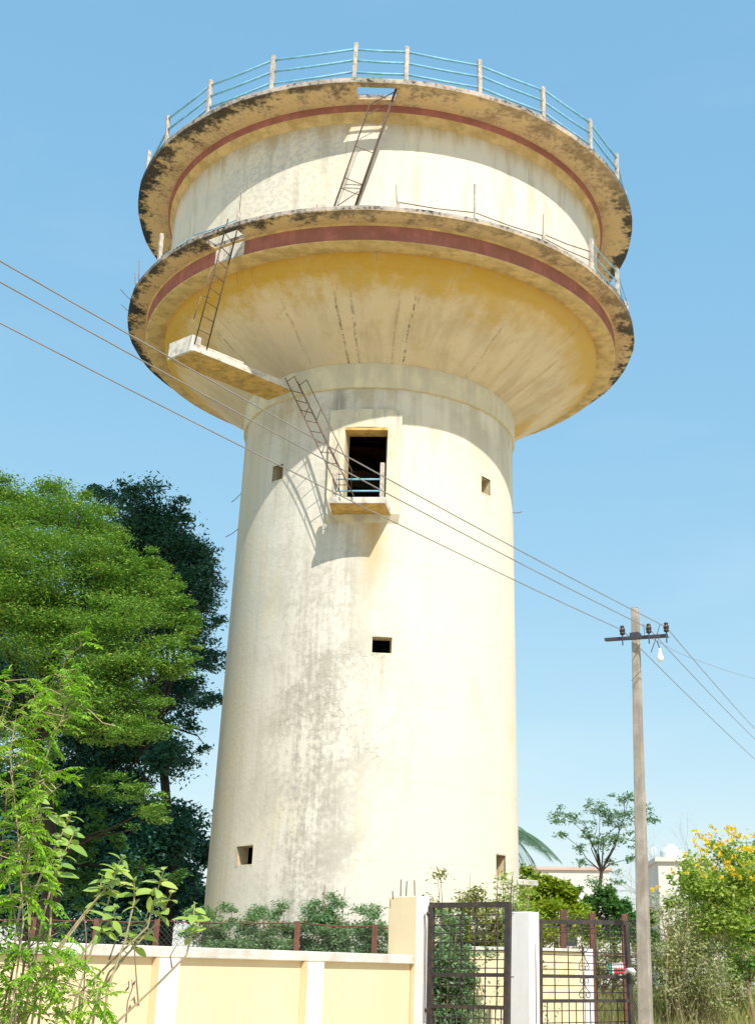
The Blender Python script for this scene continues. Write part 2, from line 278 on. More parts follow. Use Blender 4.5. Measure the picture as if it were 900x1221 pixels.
class MB:
    def __init__(s): s.v = []; s.f = []; s.m = []; s.s = []
    def face(s, pts, m=0, sm=False):
        b = len(s.v); s.v += [tuple(p) for p in pts]; s.f.append(tuple(range(b, b+len(pts)))); s.m.append(m); s.s.append(sm)
    def hexa(s, c, m=0, mm=None):         # c: 4 bottom + 4 top corners (ccw)
        b = len(s.v); s.v += [tuple(p) for p in c]
        for i, q in enumerate(((3, 2, 1, 0), (4, 5, 6, 7), (0, 1, 5, 4), (1, 2, 6, 5), (2, 3, 7, 6), (3, 0, 4, 7))):
            s.f.append(tuple(b+k for k in q)); s.m.append(mm[i] if mm else m); s.s.append(False)
    def box(s, o, ax, ay, az, m=0, mm=None):   # o corner, three edge vectors
        o = Vector(o); ax = Vector(ax); ay = Vector(ay); az = Vector(az)
        s.hexa([o, o+ax, o+ax+ay, o+ay, o+az, o+ax+az, o+ax+ay+az, o+ay+az], m, mm)
    def tube(s, pts, rad, n=8, m=0, cap=True, flat=1.):
        pts = [Vector(p) for p in pts]; k = len(pts); rad = rad if isinstance(rad, (list, tuple)) else [rad]*k
        b = len(s.v); prev = None
        for i, p in enumerate(pts):
            d = (pts[min(i+1, k-1)]-pts[max(i-1, 0)])
            d = d.normalized() if d.length > 1e-9 else Vector((0, 0, 1))
            if prev is None:
                a = Vector((0, 0, 1)) if abs(d.z) < .9 else Vector((1, 0, 0)); x = d.cross(a).normalized()
            else: x = (prev-d*prev.dot(d)).normalized()
            prev = x; y = d.cross(x)
            for j in range(n):
                t = 2*math.pi*j/n; s.v.append(tuple(p+(x*math.cos(t)+y*math.sin(t)*flat)*rad[i]))
        for i in range(k-1):
            for j in range(n):
                s.f.append((b+i*n+j, b+i*n+(j+1) % n, b+(i+1)*n+(j+1) % n, b+(i+1)*n+j)); s.m.append(m); s.s.append(n > 4)
        if cap:
            s.f.append(tuple(b+j for j in range(n))[::-1]); s.m.append(m); s.s.append(False)
            s.f.append(tuple(b+(k-1)*n+j for j in range(n))); s.m.append(m); s.s.append(False)
    def revolve(s, prof, n=144, a0=0, a1=2*math.pi, m=0, sm=True, c=(0, 0), jit=None):  # prof [(r,z,(mat))]
        b = len(s.v); full = abs(a1-a0-2*math.pi) < 1e-6; cnt = n if full else n+1
        for i in range(cnt):
            a = a0+(a1-a0)*i/n
            for p in prof:
                r = p[0]+(jit(a, p) if jit else 0); s.v.append((c[0]+r*math.sin(a), c[1]-r*math.cos(a), p[1]))
        k = len(prof)
        for i in range(n):
            i2 = (i+1) % cnt
            for j in range(k-1):
                s.f.append((b+i*k+j, b+i2*k+j, b+i2*k+j+1, b+i*k+j+1)); s.m.append(prof[j][2] if len(prof[j]) > 2 else m); s.s.append(sm)
    def build(s, name, mats, parent=None, base=None, bevel=0):
        me = bpy.data.meshes.new(name); me.from_pydata(s.v, [], s.f); me.update()
        me.polygons.foreach_set('material_index', s.m); me.polygons.foreach_set('use_smooth', s.s)
        o = link(name, me, mats, parent, base)
        if bevel:
            bv = o.modifiers.new('bevel', 'BEVEL'); bv.width = bevel; bv.segments = 2; bv.limit_method = 'ANGLE'
        return o
def cp(r, azdeg, z): a = R(azdeg); return Vector((r*math.sin(a), -r*math.cos(a), z))
# cylindrical shell with real openings
def shell(mb, rf, thick, azs, zs, holes, m_out=0, m_in=1, m_rev=2, smooth=True):
    azs = sorted(azs); zs = sorted(zs)
    full = abs(azs[-1]-azs[0]-360) < 1e-6
    na = len(azs)-1; nz = len(zs)-1
    ok = lambda i, j: 0 <= j < nz and (full or 0 <= i < na) and not any(h[0]-1e-4 <= .5*(azs[i % na]+azs[i % na+1]) <= h[1]+1e-4 and h[2] <= .5*(zs[j]+zs[j+1]) <= h[3] for h in holes)
    idx = {}
    def V(i, j, o):
        ii = i % na if full else i; k = (ii, j, o)
        if k not in idx: idx[k] = len(mb.v); mb.v.append(tuple(cp(rf(zs[j])-(thick if o else 0), azs[ii], zs[j])))
        return idx[k]
    def F_(q, m, sm=False): mb.f.append(tuple(q)); mb.m.append(m); mb.s.append(sm)
    def P_(i, j, o): return cp(rf(zs[j])-(thick if o else 0), azs[i if not full else (i if i < len(azs) else i % na)], zs[j])
    for i in range(na):
        for j in range(nz):
            if not ok(i, j): continue
            F_((V(i, j, 0), V(i+1, j, 0), V(i+1, j+1, 0), V(i, j+1, 0)), m_out, smooth)
            F_((V(i, j, 1), V(i, j+1, 1), V(i+1, j+1, 1), V(i+1, j, 1)), m_in, smooth)
            for (di, dj, e) in ((-1, 0, ((i, j), (i, j+1))), (1, 0, ((i+1, j+1), (i+1, j))), (0, -1, ((i+1, j), (i, j))), (0, 1, ((i, j+1), (i+1, j+1)))):
                if not ok(i+di, j+dj):
                    a, b = e; mb.face([P_(*a, 0), P_(*b, 0), P_(*b, 1), P_(*a, 1)], m_rev)
# annular slab with real openings
def slab(mb, rs, z0, z1, azs, holes, jit=lambda a, r: 0, m_bot=0, m_top=0, m_edge=0, zt=lambda r: 0):
    na = len(azs)-1; nr = len(rs)-1
    full = abs(azs[-1]-azs[0]-360) < 1e-6
    def ok(i, j):
        if not (0 <= j < nr): return False
        if not full and not 0 <= i < na: return False
        i %= na; a = .5*(azs[i]+azs[i+1]); r = .5*(rs[j]+rs[j+1])
        return not any(h[0] <= a <= h[1] and h[2] <= r <= h[3] for h in holes)
    def P_(i, j, t):
        ii = i % na if full else i; r = rs[j]+jit(azs[ii], rs[j]); return cp(r, azs[ii], (z1 if t else z0+zt(rs[j])) )
    for i in range(na):
        for j in range(nr):
            if not ok(i, j): continue
            mb.face([P_(i, j, 0), P_(i, j+1, 0), P_(i+1, j+1, 0), P_(i+1, j, 0)], m_bot)
            mb.face([P_(i, j, 1), P_(i+1, j, 1), P_(i+1, j+1, 1), P_(i, j+1, 1)], m_top)
            for (di, dj, e) in ((-1, 0, ((i, j), (i, j+1))), (1, 0, ((i+1, j+1), (i+1, j))), (0, -1, ((i+1, j), (i, j))), (0, 1, ((i, j+1), (i+1, j+1)))):
                if not ok(i+di, j+dj):
                    a, b = e; mb.face([P_(*a, 0), P_(*a, 1), P_(*b, 1), P_(*b, 0)], m_edge)
# ================================================================== THE WATER TOWER
E0 = EYE
ZR, ZG = 18.01+E0, 14.86+E0            # top of the roof slab, of the gallery slab
tower = thing('water_tower', 'tall cream concrete water tower with a wide round tank, two galleries and peeling paint', 'water tower')
ZB = 12.18+E0; ZRT = 12.78+E0
rsh = lambda z: 3.37-(3.37-3.20)*(z/ZB)
holes = [(-46.2, -40.4, 10.27+E0, 10.62+E0), (44.9, 50.7, 10.2+E0, 10.58+E0), (-.2, 6.8, 6.24+E0, 6.57+E0), (-50, -41.4, 2.12+E0, 2.48+E0), (52.8, 59.8, 2.01+E0, 2.43+E0)]
DOOR = (-13, 2.8, 9.38+E0, 11.2+E0)
azs = set(np.round(np.arange(-180, 181, 2.5), 3).tolist()); zs = set(np.round(np.arange(0, ZB, .7), 3).tolist()) | {ZB}
for h in holes+[DOOR]:
    azs = {a for a in azs if abs(a-h[0]) > .7 and abs(a-h[1]) > .7} | {h[0], h[1]}; zs |= {h[2], h[3]}
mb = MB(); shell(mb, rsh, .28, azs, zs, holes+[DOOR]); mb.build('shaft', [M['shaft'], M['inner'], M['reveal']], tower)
mb = MB(); mb.revolve([(3.10, ZB+.001), (3.20, ZB+.0), (3.255, ZB+.004), (3.262, ZB+.03), (3.262, ZRT-.03), (3.235, ZRT)], 144); mb.build('ring_band', M['band'], tower)
mb = MB(); mb.revolve([(3.22, ZRT-.01), (3.7, ZRT+.30), (4.25, ZRT+.66), (4.8, ZRT+1.03), (5.12, ZRT+1.25), (5.26, ZRT+1.37), (5.28, 14.345+E0)], 144); mb.build('tank_bowl', M['bowl'], tower)
mb = MB(); mb.revolve([(5.26, 14.335+E0, 0), (5.40, 14.335+E0, 0), (5.70, 14.33+E0, 0), (5.73, 14.35+E0, 1), (5.73, ZG-.165, 0), (5.76, ZG-.12, 0)], 144); mb.build('ring_beam', [M['cove'], M['red']], tower)
# gallery and roof slabs, rims slightly uneven
rimj = {}
def jitf(seed, amp):
    rr = random.Random(seed); ph = [rr.uniform(0, 6.28) for _ in range(6)]
    def j(a, r):
        if r < 6.1: return 0
        t = R(a); return amp*(math.sin(3*t+ph[0])*.5+math.sin(8*t+ph[1])*.4+math.sin(17*t+ph[2])*.35+math.sin(29*t+ph[3])*.3)
    return j
GH = (-39.7, -31.0, 5.74, 6.10); RH = (-7.4, .8, 5.70, 6.10)
def azlist(h, step=4):
    a = {float(x) for x in range(-180, 181, step)}; a = {x for x in a if abs(x-h[0]) > .9 and abs(x-h[1]) > .9} | {h[0], h[1]}; return sorted(a)
mb = MB(); slab(mb, [5.0, 5.74, 6.10, 6.20], ZG-.12, ZG, azlist(GH), [GH], jitf(3, .018), zt=lambda r: .012 if r > 6.15 else 0)
mb.build('gallery_slab', M['gal'], tower, bevel=0)
mb = MB(); slab(mb, [.0, 2.5, 5.3, 5.70, 6.10, 6.25], ZR-.13, ZR, azlist(RH), [RH], jitf(5, .018), zt=lambda r: .012 if r > 6.15 else 0)
mb.build('roof_slab', M['roof'], tower)
mb = MB(); mb.revolve([(5.35, ZG+.001), (5.35, 15.6+E0), (5.35, 16.6+E0), (5.35, 17.58+E0)], 144); mb.build('tank_wall', M['tank'], tower)
mb = MB(); mb.revolve([(5.352, 17.52+E0, 0), (5.37, 17.58+E0, 0), (5.43, 17.66+E0, 0), (5.455, 17.74+E0, 1), (5.50, 17.765+E0, 1), (5.51, ZR-.128, 1)], 144); mb.build('cornice', [M['cove'], M['red']], tower)
# window reveals get a thin plaster frame each
for h in holes:
    a0, a1, z0, z1 = h; r = rsh((z0+z1)/2)+.002; t = .35
    mb = MB()
    for q in ((a0-t, a0, z0-.03, z1+.03), (a1, a1+t, z0-.03, z1+.03), (a0, a1, z1, z1+.035), (a0, a1, z0-.035, z0)):
        c = [cp(r+.006, q[0], q[2]), cp(r+.006, q[1], q[2]), cp(r-.03, q[1], q[2]), cp(r-.03, q[0], q[2])]; u = Vector((0, 0, q[3]-q[2]))
        mb.hexa(c+[p+u for p in c])
    mb.build('window_frame', M['frame'], tower)
# door surround: curved thickening of the shaft with a sloped foot
FA0, FA1, FZ0, FZ1 = -19.0, 8.0, 9.23+E0, 11.62+E0
mb = MB()
fa = sorted({FA0, DOOR[0], -8, -3, DOOR[1], FA1, -16}); fz = [9.04+E0, FZ0, DOOR[2], DOOR[3], FZ1]
def rfr(z): return 3.345 if z > 9.1+E0 else rsh(z)+.004
shell(mb, rfr, .14, fa, fz, [DOOR], 0, 0, 0, smooth=False); mb.build('door_surround', M['frame'], tower)
mb = MB(); c = [cp(3.36, DOOR[0], DOOR[3]-.07), cp(3.36, DOOR[1], DOOR[3]-.07), cp(3.0, DOOR[1], DOOR[3]-.07), cp(3.0, DOOR[0], DOOR[3]-.07)]
mb.hexa(c+[p+Vector((0, 0, .065)) for p in c]); mb.build('lintel', M['ochre'], tower)
# balcony
BZ = 9.2+E0
fl, fr = PZ(392, 600, BZ), PZ(459, 600, BZ); bl_, br_ = cp(3.25, -17.0, BZ), cp(3.25, 5.2, BZ)
up = Vector((0, 0, .14)); mb = MB(); mb.hexa([fl, fr, br_, bl_, fl+up, fr+up, br_+up, bl_+up], mm=[1, 0, 0, 0, 0, 0])
bal = mb.build('balcony', [M['slab'], M['ochre']], tower, bevel=.012)
bd = (fr-fl).normalized(); bi = Vector((-bd.y, bd.x, 0))
pl_, pr_ = fl+bd*.09+bi*.08+up, fr-bd*.08+bi*.08+up
for i, (p, hgt) in enumerate(((pl_, .60), (pr_, .78))):
    mb = MB(); mb.box(p-bd*.045-bi*.045, bd*.09, bi*.09, (random.uniform(-.01, .01), 0, hgt)); mb.build('railing_post', M['post'], bal, bevel=.012)
for hz_ in (.16, .42):
    mb = MB(); mb.tube([pl_+Vector((0, 0, hz_)), pr_+Vector((0, 0, hz_))], .018, 8); mb.build('rail', M['blue'], bal)
# platform cantilevered from the ring band
PB = 12.15+E0
i1, i2 = Vector((-1.93, -2.95, PB)), Vector((-2.52, -2.40, PB)); o1, o2 = PZ(231, 417.5, PB), PZ(199, 430, PB)
up = Vector((0, 0, .15)); mb = MB(); mb.hexa([i1, i2, o2, o1, i1+up, i2+up, o2+up, o1+up][:4][::-1]+[i1+up, i2+up, o2+up, o1+up][::-1], mm=[1, 0, 0, 0, 0, 0])
plat = mb.build('platform', [M['slab'], M['ochre']], tower, bevel=.012)
od = ((o1+o2)/2-(i1+i2)/2).normalized(); os_ = (o2-o1).normalized()
mb = MB(); mb.box(o1-od*.16+up, od*.22, os_*.72, (0, 0, .20)); mb.box(o1+od*.004-Vector((0,0,.02)), od*.056, os_*.72, (0, 0, .19)); mb.build('kerb', M['slab'], plat, bevel=.012)
mb = MB(); mb.box(i1+(o1-i1)*.52+up+os_*.0, (o1-i1)*.44, os_*.09, (0, 0, .045)); mb.build('edge_strip', M['slab'], plat, bevel=.01)
# ladders
def ladder(p0, p1, q0, q1, step, rad, m, extra=0, rungs=True, rr=.009):
    """stringers p0-p1 and q0-q1 (bottom-top)"""
    d = (p1-p0).normalized()
    mb = MB(); mb.tube([p0, p1+d*extra], rad, 6, flat=.5); st = mb.build('ladder', m, tower)
    mb = MB(); mb.tube([q0, q1+d*extra], rad*.75, 6, flat=.6); mb.build('stringer', m, st)
    n = int((p1-p0).length/step)
    if rungs:
        for k in range(1, n):
            t = k/n; mb = MB(); mb.tube([p0.lerp(p1, t), q0.lerp(q1, t)+Vector((0, 0, random.uniform(-.01, .01)))], rr, 6); mb.build('rung', m, st)
    return st
# ladder from the platform to the gallery opening
PT = PB+.15
a0_, b0_ = PZ(246.7, 415.5, PT), PZ(232, 409.5, PT)
a1_, b1_ = cp(5.86, -32.9, ZG+.05), cp(6.06, -33.8, ZG+.25)
l1 = ladder(a0_, a1_, b0_, b1_, .27, .030, M['steel'], 0)
hp = [PY(253, 318, -5.25), PY(240, 352, -5.2), PY(250, 355, -5.05)]
mb = MB(); mb.tube(hp, .010, 6); mb.build('handrail', M['steel_light'], l1)
mb = MB(); mb.tube([PY(240, 352, -5.2), PY(231, 380, -5.15)], .010, 6); mb.build('handrail', M['steel_light'], l1)
# ladder from the balcony up to the platform
BT = BZ+.14
a0_, b0_ = PZ(421.5, 591, BT), PZ(407, 591, BT); a1_, b1_ = PZ(356, 458, PT), PZ(341.5, 453.5, PT)
l2 = ladder(a0_, a1_, b0_, b1_, .30, .022, M['steel'], .08)
off = Vector((.10, -.30, .14))
for (p, q) in ((a0_, a1_), (b0_, b1_)):
    h0, h1 = p.lerp(q, .12)+off, p.lerp(q, .93)+off
    mb = MB(); mb.tube([p.lerp(q, .04), h0, h1, q.lerp(p, .01)], .009, 6); mb.build('handrail', M['steel'], l2)
for t in (.35, .66):
    for (p, q) in ((a0_, a1_), (b0_, b1_)):
        mb = MB(); mb.tube([p.lerp(q, t), p.lerp(q, t)+off], .008, 6); mb.build('brace', M['steel'], l2)
# ladder from the gallery to the roof opening
a1_, b1_ = PZ(474, 100.5, ZR+.02), PZ(470, 113, ZR-.01); a0_ = PZ(416.5, 266, ZG); b0_ = a0_+(b1_-a1_)*.95
l3 = ladder(a0_, a1_, b0_, b1_, .3, .05, M['steel'], 0)
off = Vector((-.40, -.02, .14)); ha, hb = [], []
for k, (p, q, lst) in enumerate(((a0_, a1_, ha), (b0_, b1_, hb))):
    h0, h1 = p+off, p.lerp(q, .80)+off
    mb = MB(); mb.tube([h0, h1, q.lerp(p, .05)], .011, 6); mb.build('handrail', M['steel_light'], l3)
    for t in ((.2, .5) if k == 0 else (.34,)):
        mb = MB(); mb.tube([p.lerp(q, t), p.lerp(q, min(t, .8))+off], .010, 6); mb.build('brace', M['steel_light'], l3)
mb = MB(); mb.tube([a0_.lerp(a1_, .22)+off*.1, a0_.lerp(a1_, .05)+off], .010, 6); mb.build('brace', M['steel_light'], l3)
# roof railing
ra = [-73, -57.7, -41.8, -25.3, -7.8, 2.6, 17.9, 33.3, 48.8, 63.5]; a = 79
while a < 275: ra.append(a); a += 15.6
tops = []
for i, a in enumerate(ra):
    b = cp(6.12, a, ZR); u = b.normalized(); u.z = 0; u.normalize(); t = Vector((-u.y, u.x, 0)); hh = .98+random.uniform(-.05, .05)
    ln = Vector((random.uniform(-.03, .03), random.uniform(-.03, .03), 0)); mb = MB(); q = b-u*.045-t*.045-Vector((0, 0, .02))
    c = [q, q+t*.09, q+t*.09+u*.09, q+u*.09]; k = Vector((0, 0, hh))+ln
    sh = .012; c2 = [p+k for p in c]; mb.hexa(c+c2); mb.build('railing_post', M['post'], tower, bevel=.014)
    tops.append((b, ln, hh))
for i in range(len(ra)):
    b0, n0, h0 = tops[i]; b1, n1, h1 = tops[(i+1) % len(ra)]
    for f_, hz_ in enumerate((.24, .54, .84)):
        if ra[i] == -73 and f_ == 2: continue
        p = b0+n0*hz_+Vector((0, 0, hz_+random.uniform(-.015, .015))); q = b1+n1*hz_+Vector((0, 0, hz_+random.uniform(-.015, .015)))
        mid = (p+q)/2-Vector((0, 0, .012)); mb = MB(); mb.tube([p, mid, q], .026, 8); mb.build('rail', M['blue'], tower)
mb = MB(); shell(mb, lambda z: 5.737, .004, [-39.6, -37, -34, -31.6], [14.355+E0, ZG-.162], [], 0, 0, 0); mb.build('pale_patch', M['slab'], tower)  # thin pale skin over the red beam, just below the gallery opening
# gallery railing, largely broken
ga = {-69.5: .30, -55.6: .80, -43: .12, -31: .34, 1.6: .22, 17.2: .95, 33.1: .30, 48.3: .86, 62: .86, 78: .9, 94: .9, 110: .9, 126: .9, 142: .9, 158: .9, 174: .9, 190: .85, 206: .9, 222: .9, 238: .9, 254: .9, 270: .8}
for a, hh in ga.items():
    b = cp(6.08, a, ZG); u = Vector((b.x, b.y, 0)).normalized(); t = Vector((-u.y, u.x, 0)); w_ = .085 if hh > .5 else .07
    if a in (17.2,): w_ = .05
    q = b-u*w_/2-t*w_/2-Vector((0, 0, .02)); c = [q, q+t*w_, q+t*w_+u*w_, q+u*w_]; k = Vector((random.uniform(-.04, .04), random.uniform(-.04, .04), hh))
    mb = MB(); mb.hexa(c+[p+k for p in c]); mb.build('railing_post', M['post'], tower, bevel=.012)
for a, h0, h1, dx in ((-31, .3, .80, .01), (1.6, .2, .62, -.03), (33.1, .3, .75, .02), (-69.5, .3, .85, -.05), (-71, 0, .6, -.1), (-14, 0, .16, .0)):
    b = cp(6.08, a, ZG); mb = MB(); mb.tube([b+Vector((0, 0, max(0, h0-.1))), b+Vector((dx, 0, h1))], .009, 5); mb.build('rebar', M['steel_light'], tower)
def grail(a, b, ha_, hb_, m='blue', r=.013):
    p, q = cp(6.08, a, ZG+ha_), cp(6.08, b, ZG+hb_); mid = (p+q)/2-Vector((0, 0, .03)); mb = MB(); mb.tube([p, mid, q], r, 7); mb.build('rail', M[m], tower)
grail(-55.6, -44, .20, .15); grail(-43, -31, .18, .15); grail(-69.5, -56, .08, .16, 'steel_light', .01)
for (a, b, x, y) in ((1.6, 17.2, .20, .22), (17.2, 33.1, .22, .20), (33.1, 48.3, .25, .52), (33.1, 48.3, .15, .30), (48.3, 62, .80, .78), (48.3, 62, .52, .50), (48.3, 62, .25, .25)): grail(a, b, x, y, 'blue' if a > 40 else 'steel_light', .012 if a < 40 else .015)
gl = [62, 78, 94, 110, 126, 142, 158, 174, 190, 206, 222, 238, 254, 270]
for a, b in zip(gl[:-1], gl[1:]):
    for hz_ in (.25, .52, .8): grail(a, b, hz_, hz_)
# loose reinforcement sticking out of shaft and rim
for p, q in ((cp(3.22, -78, 11.3), cp(3.5, -80, 11.1)), (cp(3.22, -80, 12.2), cp(3.42, -84, 12.05)), (cp(3.2, 79, 11.95), cp(3.48, 74, 11.85)), (cp(6.1, -74, ZG), cp(6.42, -76, ZG+.4)), (cp(6.1, -79, ZG), cp(6.38, -82, ZG+.35)), (cp(6.1, -79, ZG), cp(6.2, -83, ZG+.6))):
    mb = MB(); mb.tube([p, (p+q)/2+Vector((0, 0, -.02)), q], .008, 5); mb.build('rebar', M['steel'], tower)
# ================================================================== TERRAIN
def hgt(x, y):
    D = (Vector((x, y, 0))-Vector((0, -DIST, 0))).dot(fh); X = (Vector((x, y, 0))-Vector((0, -DIST, 0))).dot(r0)
    t = min(1, max(0, (D-15.5)/9.)); t = t*t*(3-2*t); k = min(1, max(0, (X+1)/2.5)); return t*(.55+.45*k)
def ground_sheet():
    xs = np.concatenate([[-1200, -500, -200, -100], np.arange(-60, 61, 1.5), [100, 200, 500, 1200]]); ys = np.concatenate([[-700, -200, -80], np.arange(-40, 61, 1.5), [100, 200, 500, 1500]])
    v = []; f = []
    for y in ys:
        for x in xs: v.append((x, y, hgt(x, y)+.03*math.sin(x*1.3+y*.7)*math.sin(y*1.1)*(1 if abs(x) < 50 and abs(y) < 50 else 0)-.02))
    n = len(xs)
    for j in range(len(ys)-1):
        for i in range(n-1): f.append((j*n+i, j*n+i+1, (j+1)*n+i+1, (j+1)*n+i))
    me = bpy.data.meshes.new('ground'); me.from_pydata(v, [], f); me.polygons.foreach_set('use_smooth', [True]*len(f))
    s = NT('dry_ground'); P = s.tc.outputs['Object']; a = s.noise(P, .15, 6, .6); b = s.noise(P, 1.6, 6, .6); c = s.noise(P, 12, 5, .6)
    col = s.mix(s.rng(a, .35, .65), (.50, .41, .28), (.54, .44, .31)); col = s.mix(s.math('MULTIPLY', s.rng(b, .5, .65), .6), col, (.22, .24, .08)); col = s.mix(s.rng(c, .5, .75, 0, .5), col, (.24, .19, .13))
    link('ground', me, s.done(s.bsdf(col, .95, s.math('ADD', b, c), .5, .05)))['kind'] = 'structure'
ground_sheet()
# lane in front of the wall
mb = MB(); q = [PD(-400, 1190, 3), PD(1400, 1190, 3), PD(1400, 1190, 7.5), PD(-400, 1190, 7.5)]
mb.face([(p.x, p.y, .012) for p in q]); tag(mb.build('road', plain('lane_dirt', (.42, .36, .29), .95, .2, 1.5, (.30, .25, .2))), kind='structure')
# ================================================================== COMPOUND WALL, PILLARS, GATES
WA, WB = PD(19, 1165, 9.73), PD(489, 1170, 13.5); WA.z = WB.z = 0
wd = (WB-WA).normalized(); wn = Vector((wd.y, -wd.x, 0))      # wn faces the lane
ztop = .5*(PD(489, 1139, 13.5).z+PD(200, 1129.6, 10.95).z)
ct = .085
W0 = WA-wd*2.6
wall = thing('compound_wall', 'long pale yellow compound wall with white pilasters and a cement coping along the lane', 'wall', W0)
mb = MB(); mb.box(W0-wn*.20-Vector((0, 0, .1)), wd*((WB-W0).length-.01), wn*.20, (0, 0, ztop-ct+.1)); mb.build('wall_body', M['yellow'], wall)
mb = MB(); mb.box(W0-wn*.25+Vector((0, 0, ztop-ct)), wd*((WB-W0).length), wn*.30, (0, 0, ct)); mb.build('coping', M['coping'], wall, bevel=.008)
def at_px(px):                                                   # param along wall under a picture column
    lo, hi = -4., 8.
    for _ in range(50):
        mid = (lo+hi)/2; p = WA+wd*mid-cam_pos; u = CX+F*p.dot(camR)/p.dot(f0)
        if u < px: lo = mid
        else: hi = mid
    return lo
for px in (157.5, 347.5):
    t = at_px(px-2); mb = MB(); p = WA+wd*t
    mb.box(p+wn*.002-Vector((0, 0, .1)), wd*.22, wn*.085, (0, 0, ztop-ct-.004+.1), mm=[1, 1, 1, 0, 0, 1][:2]+[1, 1, 0, 1])
    # faces: -,+ ends cream, front white
    mb.m = [1, 1, 0, 0, 0, 1]; mb.m = [1, 1, 1, 1, 0, 1]; mb.build('pilaster', [M['white'], M['yellow_dull']], wall, bevel=.004)
for px in (-120,):
    t = at_px(px); mb = MB(); mb.box(WA+wd*t+wn*.002-Vector((0, 0, .1)), wd*.22, wn*.085, (0, 0, ztop-ct+.096)); mb.build('pilaster', M['white'], wall, bevel=.004)
# pillar 1
PA = WB+wd*.0
z1p = PD(500, 1068, 13.4).z
p1 = thing('gate_pillar', 'taller gate pillar, cream on its left side, at the end of the yellow wall with bare rods on top', 'pillar', PA)
mb = MB(); mb.box(PA+wd*.003-wn*.30-Vector((0, 0, .1)), wd*.22, wn*.36, (0, 0, z1p+.1)); mb.m = [1, 1, 1, 0, 0, 1]; mb.m = [1, 0, 1, 0, 0, 1]
mb.build('shaft', [M['white'], M['yellow_dull']], p1, bevel=.01)
for (px, py0, px1) in ((478, 1049, 477.5), (485, 1051, 484), (494, 1050, 494.5), (468, 1063, 468.5)):
    b = PD(px1, 1070, 13.6); t = PD(px, py0, 13.6); mb = MB(); mb.tube([(b.x, b.y, z1p-.03), t], .006, 5); mb.build('rebar', M['steel'], p1)
# pillar 2
PB_ = PD(608, 1171, 14.6); PB_.z = 0
z2p = PD(622, 1088, 14.6).z
p2 = thing('gate_pillar', 'shorter plain white pillar between the two iron gates', 'pillar', PB_)
mb = MB(); mb.box(PB_-Vector((0, 0, .1)), wd*.20, wn*(-.0)+wn*-.24, (0, 0, z2p+.1)); 
mb.v = []; mb.f = []; mb.m = []; mb.s = []
ca = PB_; q = (camR.x, camR.y)
left_back = PB_; mb.box(left_back-Vector((0, 0, .1)), wn*.25, -wd*.0+wd*.20, (0, 0, z2p+.1)); mb.build('shaft', M['white'], p2, bevel=.01)
mb = MB(); b = PD(612, 1090, 14.75); mb.tube([b, PD(611.5, 1060, 14.75)], .004, 5); mb.tube([PD(607, 1090, 14.4), PD(613, 1089, 14.6), PD(616, 1090, 14.6)], .004, 5); mb.build('tie_wire', M['wire'], p2)
mb = MB(); mb.tube([PD(606, 1165.5, 14.3), PD(612, 1165.5, 14.45)], .006, 5); mb.build('bolt', M['gate'], p2)
